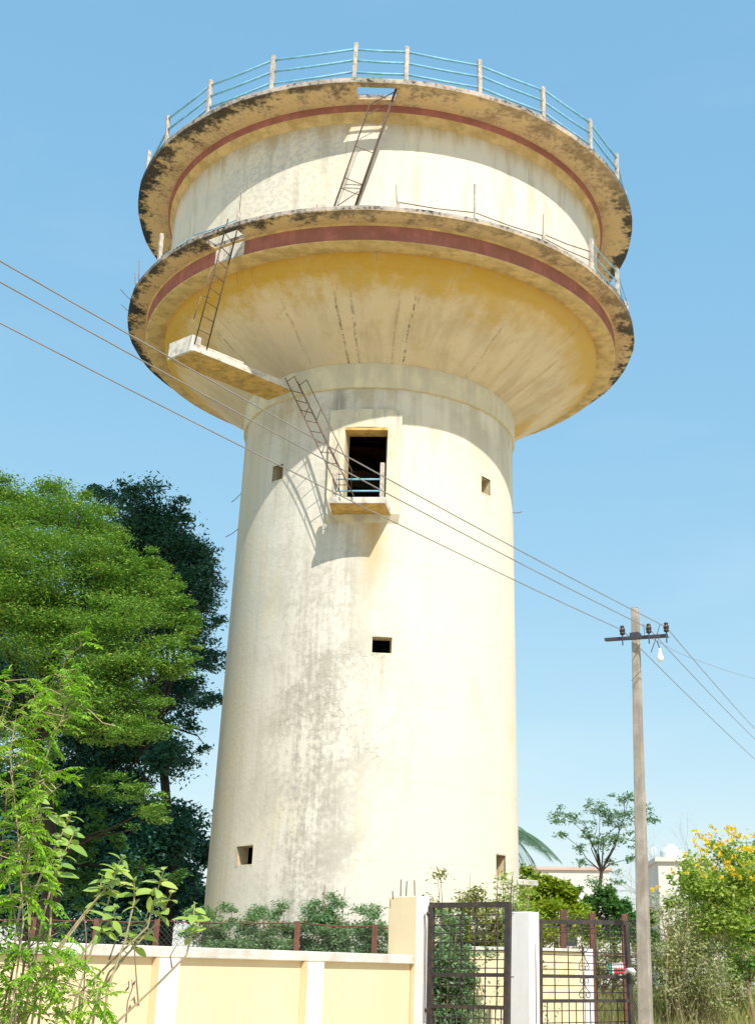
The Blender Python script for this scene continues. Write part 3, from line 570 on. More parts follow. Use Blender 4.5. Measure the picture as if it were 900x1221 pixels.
# gates
def gate(name, label, tl, tr, bl, br, Dl, Dr, hbars, vbars, midbars, fine_from, diamonds, zb=.12):
    """frame corners given by picture columns; l/r depths"""
    A = PD(tl[0], tl[1], Dl); B = PD(tr[0], tr[1], Dr); C_ = PD(bl[0], bl[1], Dl); E_ = PD(br[0], br[1], Dr)
    A2 = A+(C_-A)*((A.z-zb)/(A.z-C_.z)); B2 = B+(E_-B)*((B.z-zb)/(B.z-E_.z))
    g = thing(name, label, 'gate', (A2.x, A2.y, 0))
    nrm = (B-A).cross(Vector((0, 0, 1))).normalized(); hx = (B-A); hx.z = 0; hx.normalize()
    def pt(u, z):   # u across 0..1, z height
        tA = (A.z-z)/(A.z-A2.z); tB = (B.z-z)/(B.z-B2.z); return A.lerp(A2, tA).lerp(B.lerp(B2, tB), u)
    def bar(p, q, wd_, th, nm, mat=M['gate'], par=g):
        d = (q-p).normalized(); s_ = d.cross(nrm).normalized(); m_ = MB(); o = p-s_*wd_/2-nrm*th/2
        m_.box(o, q-p, s_*wd_, nrm*th); return m_.build(nm, mat, par)
    bar(A, A2, .055, .04, 'stile'); bar(B, B2, .06, .04, 'stile')
    bar(A-(B-A).normalized()*.02, B+(B-A).normalized()*.02, .05, .042, 'rail')
    bar(A2, B2, .045, .036, 'rail')
    for z_ in hbars: bar(pt(0, z_), pt(1, z_), .036, .03, 'rail')
    m_ = MB()
    def rod(p, q, r=.0065): m_.tube([p, q], r, 5)
    for u in vbars: rod(pt(u, A.z), pt(u, hbars[-1]))
    for u in np.linspace(0, 1, fine_from): rod(pt(u, hbars[-1]), pt(u, zb))
    for z_ in midbars: rod(pt(0, z_), pt(1, z_), .0055)
    z_ = hbars[-1]-.10
    while z_ > zb: rod(pt(0, z_), pt(1, z_), .0055); z_ -= .12
    m_.build('grille', M['gate'], g)
    m_ = MB()
    for (u, zt_, zb_, ww) in diamonds:
        zm = zt_*.45+zb_*.55
        for sg in (-1, 1):
            rz = (zt_-zb_); wid = (B-A).length; rc = ww*.36
            def sp(cu, cz, a0, turns, dirn): return [pt(cu+sg*rc*(1-.55*k/14)*math.cos(a0+dirn*turns*6.283*k/14), cz+rc*wid*(1-.55*k/14)*math.sin(a0+dirn*turns*6.283*k/14)) for k in range(15)]
            low = sp(u+sg*ww*.45, zb_+rz*.16, .2, .95, -1); top_ = sp(u+sg*ww*.36, zb_+rz*.86, math.pi*.9, .8, -1)
            pts = [pt(u, zb_+rz*.70), pt(u+sg*ww*.25, zb_+rz*.50), pt(u+sg*ww*.7, zb_+rz*.30)]+low
            m_.tube([p+nrm*.018 for p in pts], .005, 5); m_.tube([p+nrm*.018 for p in [pt(u, zb_+rz*.62), pt(u+sg*ww*.1, zb_+rz*.78)]+top_], .005, 5)
    m_.build('scrollwork', M['gate'], g)
    return g, pt, nrm
zat = lambda px, py, D: PD(px, py, D).z
hb = [zat(556, 1163, 13.3), zat(556, 1201, 13.3)]
mids = [zat(556, y, 13.3) for y in (1092, 1103, 1113, 1124, 1134, 1145, 1155, 1176, 1188)]
g1, pt1, n1 = gate('iron_gate', 'narrow dark iron grille gate standing ajar between the cream pillar and the white pillar', (515, 1080), (606, 1079), (512.5, 1221), (604, 1221), 13.6, 12.95, hb, [.13, .25, .40, .58, .72, .87], mids, 15, [(.40, hb[0]+.62, hb[0]+.02, .10), (.40, hb[0]-.01, hb[1]+.02, .11)])
for y in (1090, 1205):
    mb = MB(); mb.tube([PD(507, y, 13.62), PD(514, y, 13.6)], .018, 7); mb.build('hinge', M['gate'], g1)
mb = MB(); mb.tube([PD(506.5, 1090, 13.55), PD(507.5, 1110, 13.55), PD(506, 1221, 13.55)], .006, 5); mb.build('tie_wire', M['wire'], g1)
hb = [zat(695, 1165, 15.1), zat(695, 1194, 15.1)]
mids = [zat(695, y, 15.1) for y in (1107, 1113, 1136, 1140, 1149, 1157, 1176, 1184)]
g2, pt2, n2 = gate('iron_gate', 'wide sagging brown iron grille gate between the white pillar and the concrete pole', (643, 1099), (746, 1101), (643.5, 1221), (753, 1221), 14.65, 15.6, hb, [.16, .31, .47, .62, .80], mids, 14, [(.47, hb[0]+.32, hb[0]+.05, .07), (.47, hb[0]-.02, hb[0]-.22, .075)])
for y in (1111, 1200):
    mb = MB(); mb.tube([PD(636, y, 14.6), PD(644, y, 14.65)], .018, 7); mb.build('hinge', M['gate'], g2)
mb = MB(); mb.tube([PD(637, 1112, 14.55), PD(638.5, 1150, 14.55), PD(639, 1221, 14.55)], .006, 5); mb.build('tie_wire', M['wire'], g2)
rag = PD(753.5, 1158, 15.5)
mb = MB(); mb.tube([PD(744, 1163, 15.55), PD(748, 1157, 15.5), rag, PD(757, 1160, 15.5)], [.012, .035, .05, .025], 7, flat=.7); tag(mb.build('rag', M['whitecloth'], base=rag), 'small white rag knotted on the gate edge beside the pole', 'rag')
# yellow wall inside, seen through the wide gate
D2 = 19.5
A = PD(560, 1128, D2-.9); B = PD(705.5, 1134, D2); B0 = PD(695, 1134, D2)
A.z = B.z = B0.z = PD(690, 1132, D2).z; d_ = (B-A).normalized(); n_ = Vector((d_.y, -d_.x, 0)); g_ = -.1
iw = thing('inner_wall', 'short yellow boundary wall with a white end standing behind the wide gate', 'wall', (A.x, A.y, 0))
Lw = (B-A).length; o = Vector((A.x, A.y, g_))
mb = MB(); mb.box(o-n_*.2, d_*(Lw-.14), n_*.2, (0, 0, A.z-g_-.05)); mb.build('wall_body', M['yellow'], iw)
mb = MB(); mb.box(o-n_*.22+Vector((0, 0, A.z-g_-.05)), d_*(Lw-.14), n_*.25, (0, 0, .05)); mb.build('coping', M['coping'], iw, bevel=.006)
mb = MB(); mb.box(o-n_*.21+d_*(Lw-.138), d_*.138, n_*.24, (0, 0, A.z-g_)); mb.build('end_pier', M['white'], iw, bevel=.006)
# ================================================================== CHAIN LINK FENCES
def fence(label, posts, D, ytops, zbase, wires, pw=.07, mesh=True):
    P = [PD(px, yt, dd) for px, yt, dd in zip(posts, ytops, D)]
    f_ = thing('chain_link_fence', label, 'fence', (P[0].x, P[0].y, 0))
    for p in P:
        mb = MB(); zb = hgt(p.x, p.y)-.1; d = Vector((1, 0, 0)); mb.box(Vector((p.x-pw/2, p.y-pw/2, zb)), (pw, 0, 0), (0, .012, 0), (0, 0, p.z+.02-zb)); mb.box(Vector((p.x-pw/2, p.y-pw/2+.012, zb)), (.012, 0, 0), (0, pw-.012, 0), (0, 0, p.z+.02-zb)); mb.build('post', M['rust'], f_)
    mb = MB()
    for i in range(len(P)-1):
        a, b = P[i], P[i+1]
        for w_ in wires:
            p = a-Vector((0, 0, w_)); q = b-Vector((0, 0, w_)); m_ = (p+q)/2-Vector((0, 0, .02)); mb.tube([p, m_, q], .009 if w_ < .05 else .006, 5)
    mb.build('line_wire', M['rust'], f_)
    mb = MB(); sp = .062
    for i in range(len(P)-1):
        a, b = P[i].copy(), P[i+1].copy(); H = a.z-zbase-.03; d = b-a; d.z = 0; Ln = d.length; d.normalize(); k = -H
        while k < Ln:
            for sg in (0, 1):
                s0, s1 = max(0, k), min(Ln, k+H)
                h0, h1 = s0-k, s1-k
                if s1-s0 < .02: continue
                if sg: h0, h1 = H-h0, H-h1
                zA = a.z+(b.z-a.z)*s0/Ln; zB = a.z+(b.z-a.z)*s1/Ln
                mb.tube([(a.x+d.x*s0, a.y+d.y*s0, zA-.02-H+h0), (a.x+d.x*s1, a.y+d.y*s1, zB-.02-H+h1)], .0018, 3, cap=False)
            k += sp
    mb.build('mesh', M['wire'], f_)
    return f_
fence('rusty chain link fence behind the long yellow wall at the foot of the tower', [-110, -35, 41, 116, 188, 355, 447, 478], [17]*8, [1096, 1096, 1096, 1098, 1098.5, 1101, 1105, 1107], .9, (0, .6))
fence('tall rusty chain link fence behind the wide gate, running off beside the pole', [671, 706, 744, 799, 868, 940], [20.6, 20.1, 20.4, 21.9, 22.9, 24], [1087, 1091, 1092, 1109, 1112, 1114], 1.0, (.12, .55), pw=.085)
# cloth hung on that fence
mb = MB(); n = 6
def clq(u, v): 
    p = PD(724.5+u*24+v*1.5, 1149+v*13.5-u*.5, 20.15-.02*math.sin(u*9+v*3)); return p
for i in range(8):
    for j in range(4):
        m_ = 1 if i < 1 else (2 if (j >= 2 or i > 5) and i > 1 else 0)
        mb.face([clq(i/8, j/4), clq((i+1)/8, j/4), clq((i+1)/8, (j+1)/4), clq(i/8, (j+1)/4)], m_, True)
cb = clq(.5, 1); o = mb.build('cloth', [M['whitecloth'], M['greencloth'], M['redcloth']], base=cb); tag(o, 'small white, red and green cloth hung on the rusty fence behind the wide gate', 'cloth')
sm = o.modifiers.new('thickness', 'SOLIDIFY'); sm.thickness = .004
# ================================================================== UTILITY POLE AND LINES
DP = 15.0
pt_ = PD(757, 726, DP); pm = PD(769.5, 1221, DP); base = pm+(pm-pt_)*((pm.z)/(pt_.z-pm.z))
pole = thing('utility_pole', 'square weathered concrete electricity pole beside the wide gate with an iron crossarm', 'utility pole', (base.x, base.y, 0))
ax_ = Vector((.86, -.50, 0)).normalized(); ay_ = Vector((.50, .86, 0)).normalized()
w0, w1 = .084, .042
base.z = -.1; mb = MB(); c = [base-ax_*w0-ay_*w0*.7, base+ax_*w0-ay_*w0*.7, base+ax_*w0+ay_*w0*.7, base-ax_*w0+ay_*w0*.7]
c2 = [pt_-ax_*w1-ay_*w1*.9, pt_+ax_*w1-ay_*w1*.9, pt_+ax_*w1+ay_*w1*.9, pt_-ax_*w1+ay_*w1*.9]; mb.hexa(c+c2); mb.build('shaft', M['pole'], pole, bevel=.012)
for k in range(4):
    q = c2[k].lerp(pt_, .35); mb = MB(); mb.tube([q, q+Vector((random.uniform(-.01, .01), 0, .035))], .006, 5); mb.build('rebar', M['pole'], pole)
# crossarm: its axis runs across the lines
ac = PD(757.5, 758.5, DP-.10); aL, aR = PD(720.5, 762.5, DP+.12), PD(796, 757.5, DP-.36)
adir = (aR-aL).normalized(); mb = MB(); s_ = Vector((0, 0, 1)).cross(adir).normalized()
mb.box(aL-Vector((0, 0, .018)), aR-aL, s_*.006, (0, 0, .036)); mb.box(aL-Vector((0, 0, .018))+s_*.006, aR-aL, s_*.045, (0, 0, .006)); arm = mb.build('crossarm', M['arm'], pole)
mb = MB(); cc = PD(757.5, 757.5, DP); mb.box(cc-ax_*.058-ay_*.058-Vector((0, 0, .03)), ax_*.116, ay_*.116, (0, 0, .055)); mb.build('clamp', M['arm'], pole, bevel=.006)
ins = []
for px, py in ((742.5, 761), (774, 759), (794.5, 757.6)):
    t = ((px-720.5)/(796-720.5)); b = aL.lerp(aR, t); mb = MB()
    mb.tube([b-Vector((0, 0, .09)), b+Vector((0, 0, .05))], .007, 6)
    i_ = mb.build('insulator_pin', M['arm'], pole)
    mb = MB(); prof = [(.012, .035), (.03, .045), (.032, .06), (.024, .068), (.034, .08), (.034, .115), (.02, .125), (.026, .135), (.024, .15), (.001, .158)]
    mb.revolve([(r_, z_+b.z) for r_, z_ in prof], 14, c=(b.x, b.y)); mb.build('insulator', M['porcelain'], pole)
    ins.append(b+Vector((0, 0, .10)))
for a_, b_ in (((764, 768), (757, 778)), ((765, 800), (753, 812))):   # binding wires on the pole
    mb = MB(); mb.tube([PD(a_[0]-1, a_[1], DP-.1), PD(b_[0], b_[1], DP-.1)], .004, 4); mb.build('binding_wire', M['wire'], pole)
lines = [('lowest', (0, 385), (900, 893), ins[0], 5.4), ('middle', (0, 336), (900, 869), ins[1], 5.7), ('topmost', (0, 311), (900, 857), ins[2], 5.8)]
txt = {'lowest': 'lowest of the three bare power lines, tied to the insulator left of the pole', 'middle': 'middle one of the three bare power lines, tied to the insulator right of the pole', 'topmost': 'topmost of the three bare power lines, tied to the insulator at the arm end'}
for nm, lp, rp, ip, zz in lines:
    a_ = PZ(lp[0], lp[1], ip.z+.1); a2 = a_+(a_-ip)*.9; b_ = PD(rp[0], rp[1], 24); b2 = b_+(b_-ip)*2.2
    pts = []
    N = 24
    for k in range(N+1):
        t = k/N; p = a2.lerp(ip, t); 
        p = p-Vector((0, 0, .64*t*(1-t)))+Vector((0, 0, .64*.4737*.5263*(1-t)/.5263)); pts.append(p)
    corr = None
    # lift so that the sagging span still passes the measured point
    for k in range(1, N+1):
        t = k/N; p = ip.lerp(b2, t); p = p-Vector((0, 0, .5*4*t*(1-t)*.5)); pts.append(p)
    mb = MB(); mb.tube(pts, .0052, 6); tag(mb.build('power_line', M['cable'], base=tuple(ip)), txt[nm], 'power line', 'power lines strung over the concrete pole')
mb = MB(); s0 = PD(777, 760, DP-.2)
pts = [PD(776, 761, DP-.2), PD(810, 779, 16.3), PD(822, 784, 16.8), PD(860, 798, 18.5), PD(893, 808, 20), PD(940, 816, 23), PD(1010, 838, 28)]
mb.tube(pts, .003, 5); tag(mb.build('service_wire', M['cable'], base=s0), 'thin slack service wire running off to the right from the crossarm', 'wire')
mb = MB(); mb.tube([PD(787, 744, DP-.25), PD(783, 757, DP-.25), PD(781, 764, DP-.25), PD(776, 778, DP-.2)], .005, 5); mb.tube([PD(767, 744, DP-.2), PD(768.5, 757, DP-.2)], .004, 5); mb.build('jumper_wire', M['wire'], pole)
lb = PD(786.5, 774, DP-.25)
lamp = thing('hanging_lamp', 'small white pear-shaped glass lamp hanging under the crossarm', 'lamp', lb)
mb = MB(); mb.tube([PD(783, 764, DP-.25), PD(785, 770, DP-.25), lb], .006, 5); mb.build('cord', M['arm'], lamp)
mb = MB(); mb.revolve([(.001, lb.z+.01), (.014, lb.z+.008), (.016, lb.z-.03), (.028, lb.z-.07), (.042, lb.z-.105), (.038, lb.z-.135), (.02, lb.z-.15), (.001, lb.z-.153)], 16, c=(lb.x, lb.y)); mb.build('bulb', M['lampglass'], lamp)
# ================================================================== FOLIAGE TOOLS
def rvec(n): v = rng.normal(size=(n, 3)); return v/np.linalg.norm(v, axis=1, keepdims=True)
def quads(name, C, size, aspect, up, mat, parent, kind=None, fold=0.):
    """rhombic leaves: C (n,3) centres, size (n,), up: weight of the vertical in the leaf normal"""
    n = len(C); nr = rvec(n); nr[:, 2] = np.abs(nr[:, 2]); nr = nr+np.array([0, 0, up]); nr /= np.linalg.norm(nr, axis=1, keepdims=True)
    t = rvec(n); a = np.cross(nr, t); a /= np.linalg.norm(a, axis=1, keepdims=True); b = np.cross(nr, a)
    s = size[:, None]*.5; V = np.stack([C-a*s, C+b*s*aspect, C+a*s, C-b*s*aspect], 1).reshape(-1, 3)
    off = np.array(wloc(parent)) if parent else 0
    me = bpy.data.meshes.new(name); me.vertices.add(4*n); me.vertices.foreach_set('co', (V-off).astype(np.float32).ravel())
    me.loops.add(4*n); me.loops.foreach_set('vertex_index', np.arange(4*n, dtype=np.int32)); me.polygons.add(n)
    me.polygons.foreach_set('loop_start', np.arange(0, 4*n, 4, dtype=np.int32)); me.update(calc_edges=True)
    me.materials.append(mat); o = bpy.data.objects.new(name, me); COL.objects.link(o)
    if parent: o.parent = parent
    return o
def cloud(cs, rs, per, shell_=.0):
    out = []
    for c, r in zip(cs, rs):
        n = max(4, int(per*(np.prod(r)**(1/3)))); d = np.clip(rng.normal(size=(n, 3)), -2.4, 2.4)*.62; out.append(np.array(c)+d*np.array(r))
    return np.concatenate(out)
def lobes(lst, D, sub, flat, depth=1.0, rs=(.28, .5), surf=.55):
    """lst: (px,py,r_px,dD): lobes -> sub-clumps spread through each lobe's volume"""
    cs, rr = [], []
    for (px, py, rp, dd) in lst:
        c = PD(px, py, D+dd); mpp = (PD(px+10, py, D+dd)-c).length/10; r = rp*mpp
        n = max(3, int(sub*(r**2)))
        for _ in range(n):
            d = rvec(1)[0]*(rng.random()**surf); k = r*rng.uniform(*rs)
            cs.append(np.array(c)+d*np.array([r, r*depth, r])*.85); rr.append(np.array([k, k, k*flat]))
    return np.array(cs), np.array(rr)
def limbs(mb, base, fork, ends, r0_, rng_=random, wob=.12):
    base = Vector(base); fork = Vector(fork); mid = base.lerp(fork, .5)+Vector((rng_.uniform(-.1, .1), 0, 0))*(fork-base).length
    mb.tube([base, mid, fork], [r0_, r0_*.85, r0_*.7], 10)
    for e in ends:
        e = Vector(e); d = e-fork; m1 = fork+d*.35+Vector((rng_.uniform(-1, 1), rng_.uniform(-1, 1), rng_.uniform(0, 1)))*d.length*wob; m2 = fork+d*.7+Vector((rng_.uniform(-1, 1), rng_.uniform(-1, 1), rng_.uniform(-.5, 1)))*d.length*wob*.8
        mb.tube([fork, m1, m2, e], [r0_*.34, r0_*.2, r0_*.1, .01], 7, cap=False)
def tree(name, label, cat, base, fork, lst, D, sub, flat, per, lsz, aspect, up, lm, bark, r0_, group=None, nl=26, rs=(.28, .5), depth=1., surf=.55):
    b = Vector(base); t = thing(name, label, cat, tuple(b), group)
    cs, rr = lobes(lst, D, sub, flat, depth, rs, surf)
    P = cloud(cs, rr, per); quads('crown', P, rng.uniform(lsz[0], lsz[1], len(P)), aspect, up, lm, t)
    mb = MB(); idx = rng.choice(len(cs), min(nl, len(cs)), replace=False); limbs(mb, base, fork, [cs[i] for i in idx], r0_); mb.build('trunk', bark, t)
    return t
def gp(px, D, dz=0): p = PD(px, 1171, D); p.z = hgt(p.x, p.y)-.05+dz; return p
# ---- big trees on the left
LT = [(215, 722, 26, -1.5), (222, 762, 22, -1.5), (205, 800, 26, -2), (182, 668, 24, -1), (150, 655, 26, -1), (118, 622, 26, 0), (140, 800, 50, -2), (120, 860, 34, -2), (-70, 690, 110, 0), (95, 590, 18, 0), (228, 735, 18, -1.5), (225, 790, 16, -2), (185, 830, 34, -2), (150, 860, 40, -2), (10, 625, 62, 0), (60, 600, 42, 1), (85, 640, 55, 0), (40, 700, 90, -1), (120, 690, 62, -1), (165, 700, 48, -1), (205, 735, 34, -1.5), (140, 760, 66, -2), (50, 760, 70, -1), (190, 790, 36, -2), (110, 830, 58, -2), (-40, 850, 80, 0), (165, 870, 34, -2.5), (198, 868, 20, -2.5), (40, 900, 30, 0), (150, 940, 30, -2), (180, 965, 28, -2), (-10, 590, 40, 0), (195, 700, 22, -1.5), (215, 765, 20, -1.5)]
tree('feathery_tree', 'big bright green feathery-leaved tree filling the left edge in front of the dark tree', 'tree', gp(32, 25), PD(42, 880, 25), LT, 25, 36, .32, 1500, (.05, .10), .36, .8, L['light'], M['bark'], .22, rs=(.22, .48), surf=.42)
DT = [(190, 680, 60, 1), (150, 740, 60, 2), (220, 750, 45, 1), (252, 790, 22, 0), (190, 900, 40, 2), (125, 592, 26, 0), (158, 588, 22, 0), (175, 612, 42, 0), (215, 602, 18, 0), (205, 640, 36, 0), (232, 668, 28, 0), (222, 622, 14, 0), (248, 700, 26, 0), (258, 745, 18, 0), (215, 710, 44, 0), (160, 660, 50, 1), (235, 780, 30, 0), (250, 830, 22, 0), (205, 820, 40, 1), (228, 860, 22, 0), (244, 895, 10, 0), (150, 930, 34, 2), (120, 900, 50, 2), (60, 940, 50, 2), (150, 880, 55, 2), (90, 850, 70, 2), (170, 1000, 35, 2), (100, 960, 50, 3), (20, 800, 60, 3)]
tree('dark_tree', 'tall dark blue-green tree between the feathery tree and the tower', 'tree', gp(195, 33), PD(190, 860, 33), DT, 33, 28, .4, 640, (.09, .17), .38, .6, L['dark'], M['bark'], .15, rs=(.28, .6), nl=40)
TH = [(196, 905, 26, -1.5), (190, 1010, 34, -1.5), (215, 985, 20, -1.5), (160, 1040, 30, -1.5), (200, 1000, 40, 1), (240, 1015, 26, 1), (150, 985, 44, 1), (90, 975, 50, 1), (30, 980, 50, 1), (30, 1060, 45, 0), (90, 1050, 50, 0), (150, 1060, 48, 0), (205, 1060, 40, 0), (235, 1085, 28, -1), (180, 1110, 30, -1), (-30, 1030, 60, 0), (225, 1035, 26, 1), (60, 1110, 40, -1), (120, 1110, 40, -1)]
tree('thicket', 'dense dark thicket under the big trees behind the chain link fence', 'thicket', gp(130, 34), PD(130, 1100, 34), TH, 34, 16, .8, 900, (.11, .2), .5, .5, L['dark'], M['bark'], .1, rs=(.4, .65))
MT = [(180, 950, 26, -2), (120, 950, 34, -1), (170, 1040, 24, -1), (100, 1060, 30, 0), (205, 1045, 20, 0), (10, 930, 40, 0), (40, 960, 45, 0), (95, 1000, 34, 0), (20, 1020, 40, 0), (150, 1000, 22, 0), (60, 1050, 30, 0)]
tree('leafy_tree', 'small mid green tree with low branches in the shade of the feathery tree', 'tree', gp(40, 28), PD(45, 1040, 28), MT, 28, 34, .5, 600, (.09, .16), .42, .8, L['mid'], M['bark'], .12, rs=(.25, .45))
# ---- weeds at the foot of the tower
def weed(label, px, D, ytop, wpx, n, lm=L['weed'], per=1700, asp=.34, lsz=(.05, .10), group='feathery weeds along the foot of the tower', name='weed_shrub', stem=M['twig'], tall=0):
    b = gp(px, D); t = thing(name, label, 'shrub', tuple(b), group); top = PD(px, ytop, D); H = top.z-b.z; mpp = (PD(px+10, ytop, D)-top).length/10
    mb = MB(); cs = []; rr = []
    for i in range(n):
        hh = H*rng.uniform(.62, 1.0) if i else H*.97; dx = rng.normal()*wpx*mpp*.40; dy = rng.normal()*.3
        e = Vector((b.x+dx, b.y+dy, b.z+hh)); s0_ = Vector((b.x+dx*.25, b.y+dy*.3, b.z)); m_ = s0_.lerp(e, .55)+Vector((dx*.12, 0, 0))
        mb.tube([s0_, m_, e], [.016, .011, .004], 5, cap=False)
        for k in range(7):
            tt = rng.uniform(.3, 1.02); p = s0_.lerp(m_, tt/.55) if tt < .55 else m_.lerp(e, (tt-.55)/.45); sp = .26*(1.15-tt)+.06
            cs.append(np.array(p)+np.array([rng.normal()*sp, rng.normal()*sp, rng.normal()*.05])); k_ = rng.uniform(.10, .2)*(1.25-.5*tt); rr.append([k_, k_, k_*.6])
    P = cloud(np.array(cs), np.array(rr), per); quads('foliage', P, rng.uniform(lsz[0], lsz[1], len(P)), asp, .8, lm, t); mb.build('stems', stem, t); return t
weed('feathery weed spreading at the left foot of the tower shaft', 262, 23.5, 1074, 46, 18)
weed('bushy grey-green weed left of the tallest weed, against the shaft', 312, 23, 1077, 46, 18)
weed('tallest thin weed reaching up the middle of the shaft foot', 386, 22.8, 1050, 24, 16)
weed('weed beside the cream pillar at the tower foot', 448, 22.5, 1078, 34, 14)
weed('low weed between the tallest weed and the left ones', 348, 23.2, 1095, 40, 12)
weed('low weed right of the tallest weed', 415, 23.1, 1098, 36, 10)
weed('wide sunlit shrub rising above the narrow gate', 565, 19.5, 1036, 78, 40, L['olive'], 800, .36, (.05, .10), None, 'garden_shrub')
weed('dense green shrub filling the view through the narrow gate', 535, 18.6, 1085, 46, 20, L['weed'], 900, .38, (.05, .10), None, 'garden_shrub')
weed('shrub at the right edge of the tower over the white pillar', 622, 22.5, 1052, 26, 12, L['bush'], 900, .38, (.05, .10), None, 'garden_shrub')
# hedge etc. on the right
HD = [(632, 1052, 18, 0), (655, 1056, 16, 0), (682, 1066, 14, 0), (640, 1066, 24, 0), (668, 1070, 24, 0), (690, 1085, 18, 0), (655, 1092, 26, -1), (620, 1075, 26, 0), (640, 1110, 26, -1), (685, 1108, 24, -1), (710, 1105, 14, -1)]
tree('hedge_bush', 'bright yellow-green rounded bush behind the wide gate, right of the tower', 'bush', gp(660, 33), PD(660, 1100, 33), HD, 33, 70, .8, 900, (.09, .15), .55, .8, L['hedge'], M['bark'], .08, rs=(.25, .4))
HB = [(705, 1078, 18, 0), (725, 1075, 20, 0), (745, 1085, 16, 0), (700, 1100, 18, 0), (730, 1105, 22, 0), (755, 1105, 18, 0), (770, 1090, 14, 0), (688, 1062, 10, 0), (770, 1120, 20, 0)]
tree('dark_bush', 'dark green bush between the yellow-green bush and the pole', 'bush', gp(728, 37), PD(728, 1100, 37), HB, 37, 60, .8, 800, (.10, .16), .55, .7, L['mid'], M['bark'], .08, rs=(.25, .45))
FT = [(705, 960, 10, 0), (752, 948, 9, 0), (668, 968, 8, 0), (730, 982, 10, 0), (700, 1000, 8, 0), (662, 982, 11, 0), (682, 975, 12, 0), (672, 1000, 9, 0), (700, 985, 12, 0), (722, 965, 15, 0), (735, 952, 11, 0), (745, 975, 15, 0), (765, 965, 12, 0), (775, 980, 9, 0), (715, 1005, 13, 0), (735, 1000, 14, 0), (690, 1010, 10, 0), (755, 1000, 12, 0), (750, 1020, 9, 0), (695, 1028, 9, 0), (728, 1028, 8, 0), (710, 1050, 12, 0), (735, 1048, 10, 0)]
tree('slender_tree', 'slender open-crowned tree with a forked trunk left of the pole', 'tree', gp(716, 44), PD(717, 1040, 44), FT, 44, 40, .5, 300, (.09, .16), .42, .6, L['fine'], M['bark'], .085, nl=16, rs=(.35, .8))
OB = [(720, 1140, 30, 0), (690, 1135, 26, 0), (755, 1140, 26, 0), (700, 1165, 30, 0), (745, 1170, 30, 0), (650, 1120, 24, 1), (790, 1150, 24, 0)]
tree('straggly_bush', 'straggly olive bush just behind the rusty fence', 'bush', gp(715, 24), PD(715, 1190, 24), OB, 24, 60, .8, 500, (.05, .10), .42, .6, L['olive'], M['twig'], .05, rs=(.25, .5))
# flowering bush
FB = [(815, 1048, 20, -2), (832, 1060, 26, -2), (803, 1078, 16, -2), (850, 1085, 28, -2), (870, 1060, 30, -2), (895, 1045, 30, -2), (840, 1105, 18, -2), (875, 1100, 26, -2), (838, 1040, 26, 0), (870, 1020, 28, 0), (905, 1020, 30, 0), (820, 1075, 24, 0), (858, 1070, 30, 0), (895, 1070, 34, 0), (845, 1110, 30, 0), (885, 1115, 32, 0), (925, 1090, 40, 0), (815, 1110, 18, 0), (890, 1150, 28, -.5), (925, 1140, 34, 0), (805, 1045, 10, 0)]
fb = tree('flowering_bush', 'tall bush dotted with yellow flowers at the right edge', 'bush', gp(880, 23), PD(875, 1130, 23), FB, 23, 110, .8, 560, (.05, .10), .55, .6, L['bush'], M['dry'], .05, rs=(.25, .5), nl=50)
fc = []
for px, py in [(849, 984), (866, 987), (835, 995), (845, 1005), (855, 1006), (867, 1005), (879, 1015), (885, 1013), (893, 1013), (899, 1013), (836, 1024), (852, 1035), (873, 1042), (803, 1041), (809, 1041), (818, 1041), (820, 1045), (777, 1063), (783, 1058), (863, 1027), (815, 1020), (832, 1009), (895, 1028), (870, 1000), (888, 1000), (842, 1015), (858, 1018)]:
    fc.append(np.array(PD(px+rng.normal(), py+rng.normal(), 20.75+rng.uniform(-.3, .4))))
for _ in range(48): fc.append(np.array(PD(rng.uniform(822, 905), 985+abs(rng.normal())*36+2, 20.7+rng.uniform(-.3, .4))))
mbp = []
for q in fc:
    fl_ = cloud(np.array([q]), np.array([[.032, .032, .03]]), 420); quads('flower', fl_, rng.uniform(.035, .06, len(fl_)), .7, .2, L['petal'], fb)
BB = [(885, 1120, 14, 0), (890, 1150, 20, 0), (900, 1110, 18, 0), (880, 1165, 14, 0)]
tree('leafy_bush', 'bright green leafy bush low in front of the yellow-flowered bush', 'bush', gp(892, 21.5), PD(892, 1180, 21.5), BB, 21.5, 110, .8, 460, (.05, .10), .55, .6, L['bright'], M['twig'], .04, rs=(.3, .5))
# dry straggling shrub
b = gp(815, 21.2); ds = thing('dry_shrub', 'half-dry brown shrub of tangled stems right of the pole', 'shrub', tuple(b)); mb = MB(); cs = []
for i in range(55):
    e = PD(rng.uniform(778, 880), rng.uniform(1065, 1178), 21.2+rng.normal()*.3); s0_ = PD(rng.uniform(795, 860), 1198, 21.2+rng.normal()*.2); s0_.z = hgt(s0_.x, s0_.y); m_ = s0_.lerp(e, .5)+Vector((rng.normal()*.18, rng.normal()*.15, rng.normal()*.12+.05))
    mb.tube([s0_, m_, e], [.012, .008, .003], 4, cap=False)
    for k in range(4): q = m_.lerp(e, rng.random()); q2 = q+Vector((rng.normal()*.2, rng.normal()*.15, rng.uniform(-.05, .3))); mb.tube([q, q2], [.005, .002], 3, cap=False); cs.append(np.array(q2)); cs.append(np.array(q))
mb.build('stems', M['dry'], ds); P = cloud(np.array(cs), np.array([[.16, .16, .12]]*len(cs)), 230); quads('foliage', P, rng.uniform(.03, .07, len(P)), .4, .4, L['dryleaf'], ds)
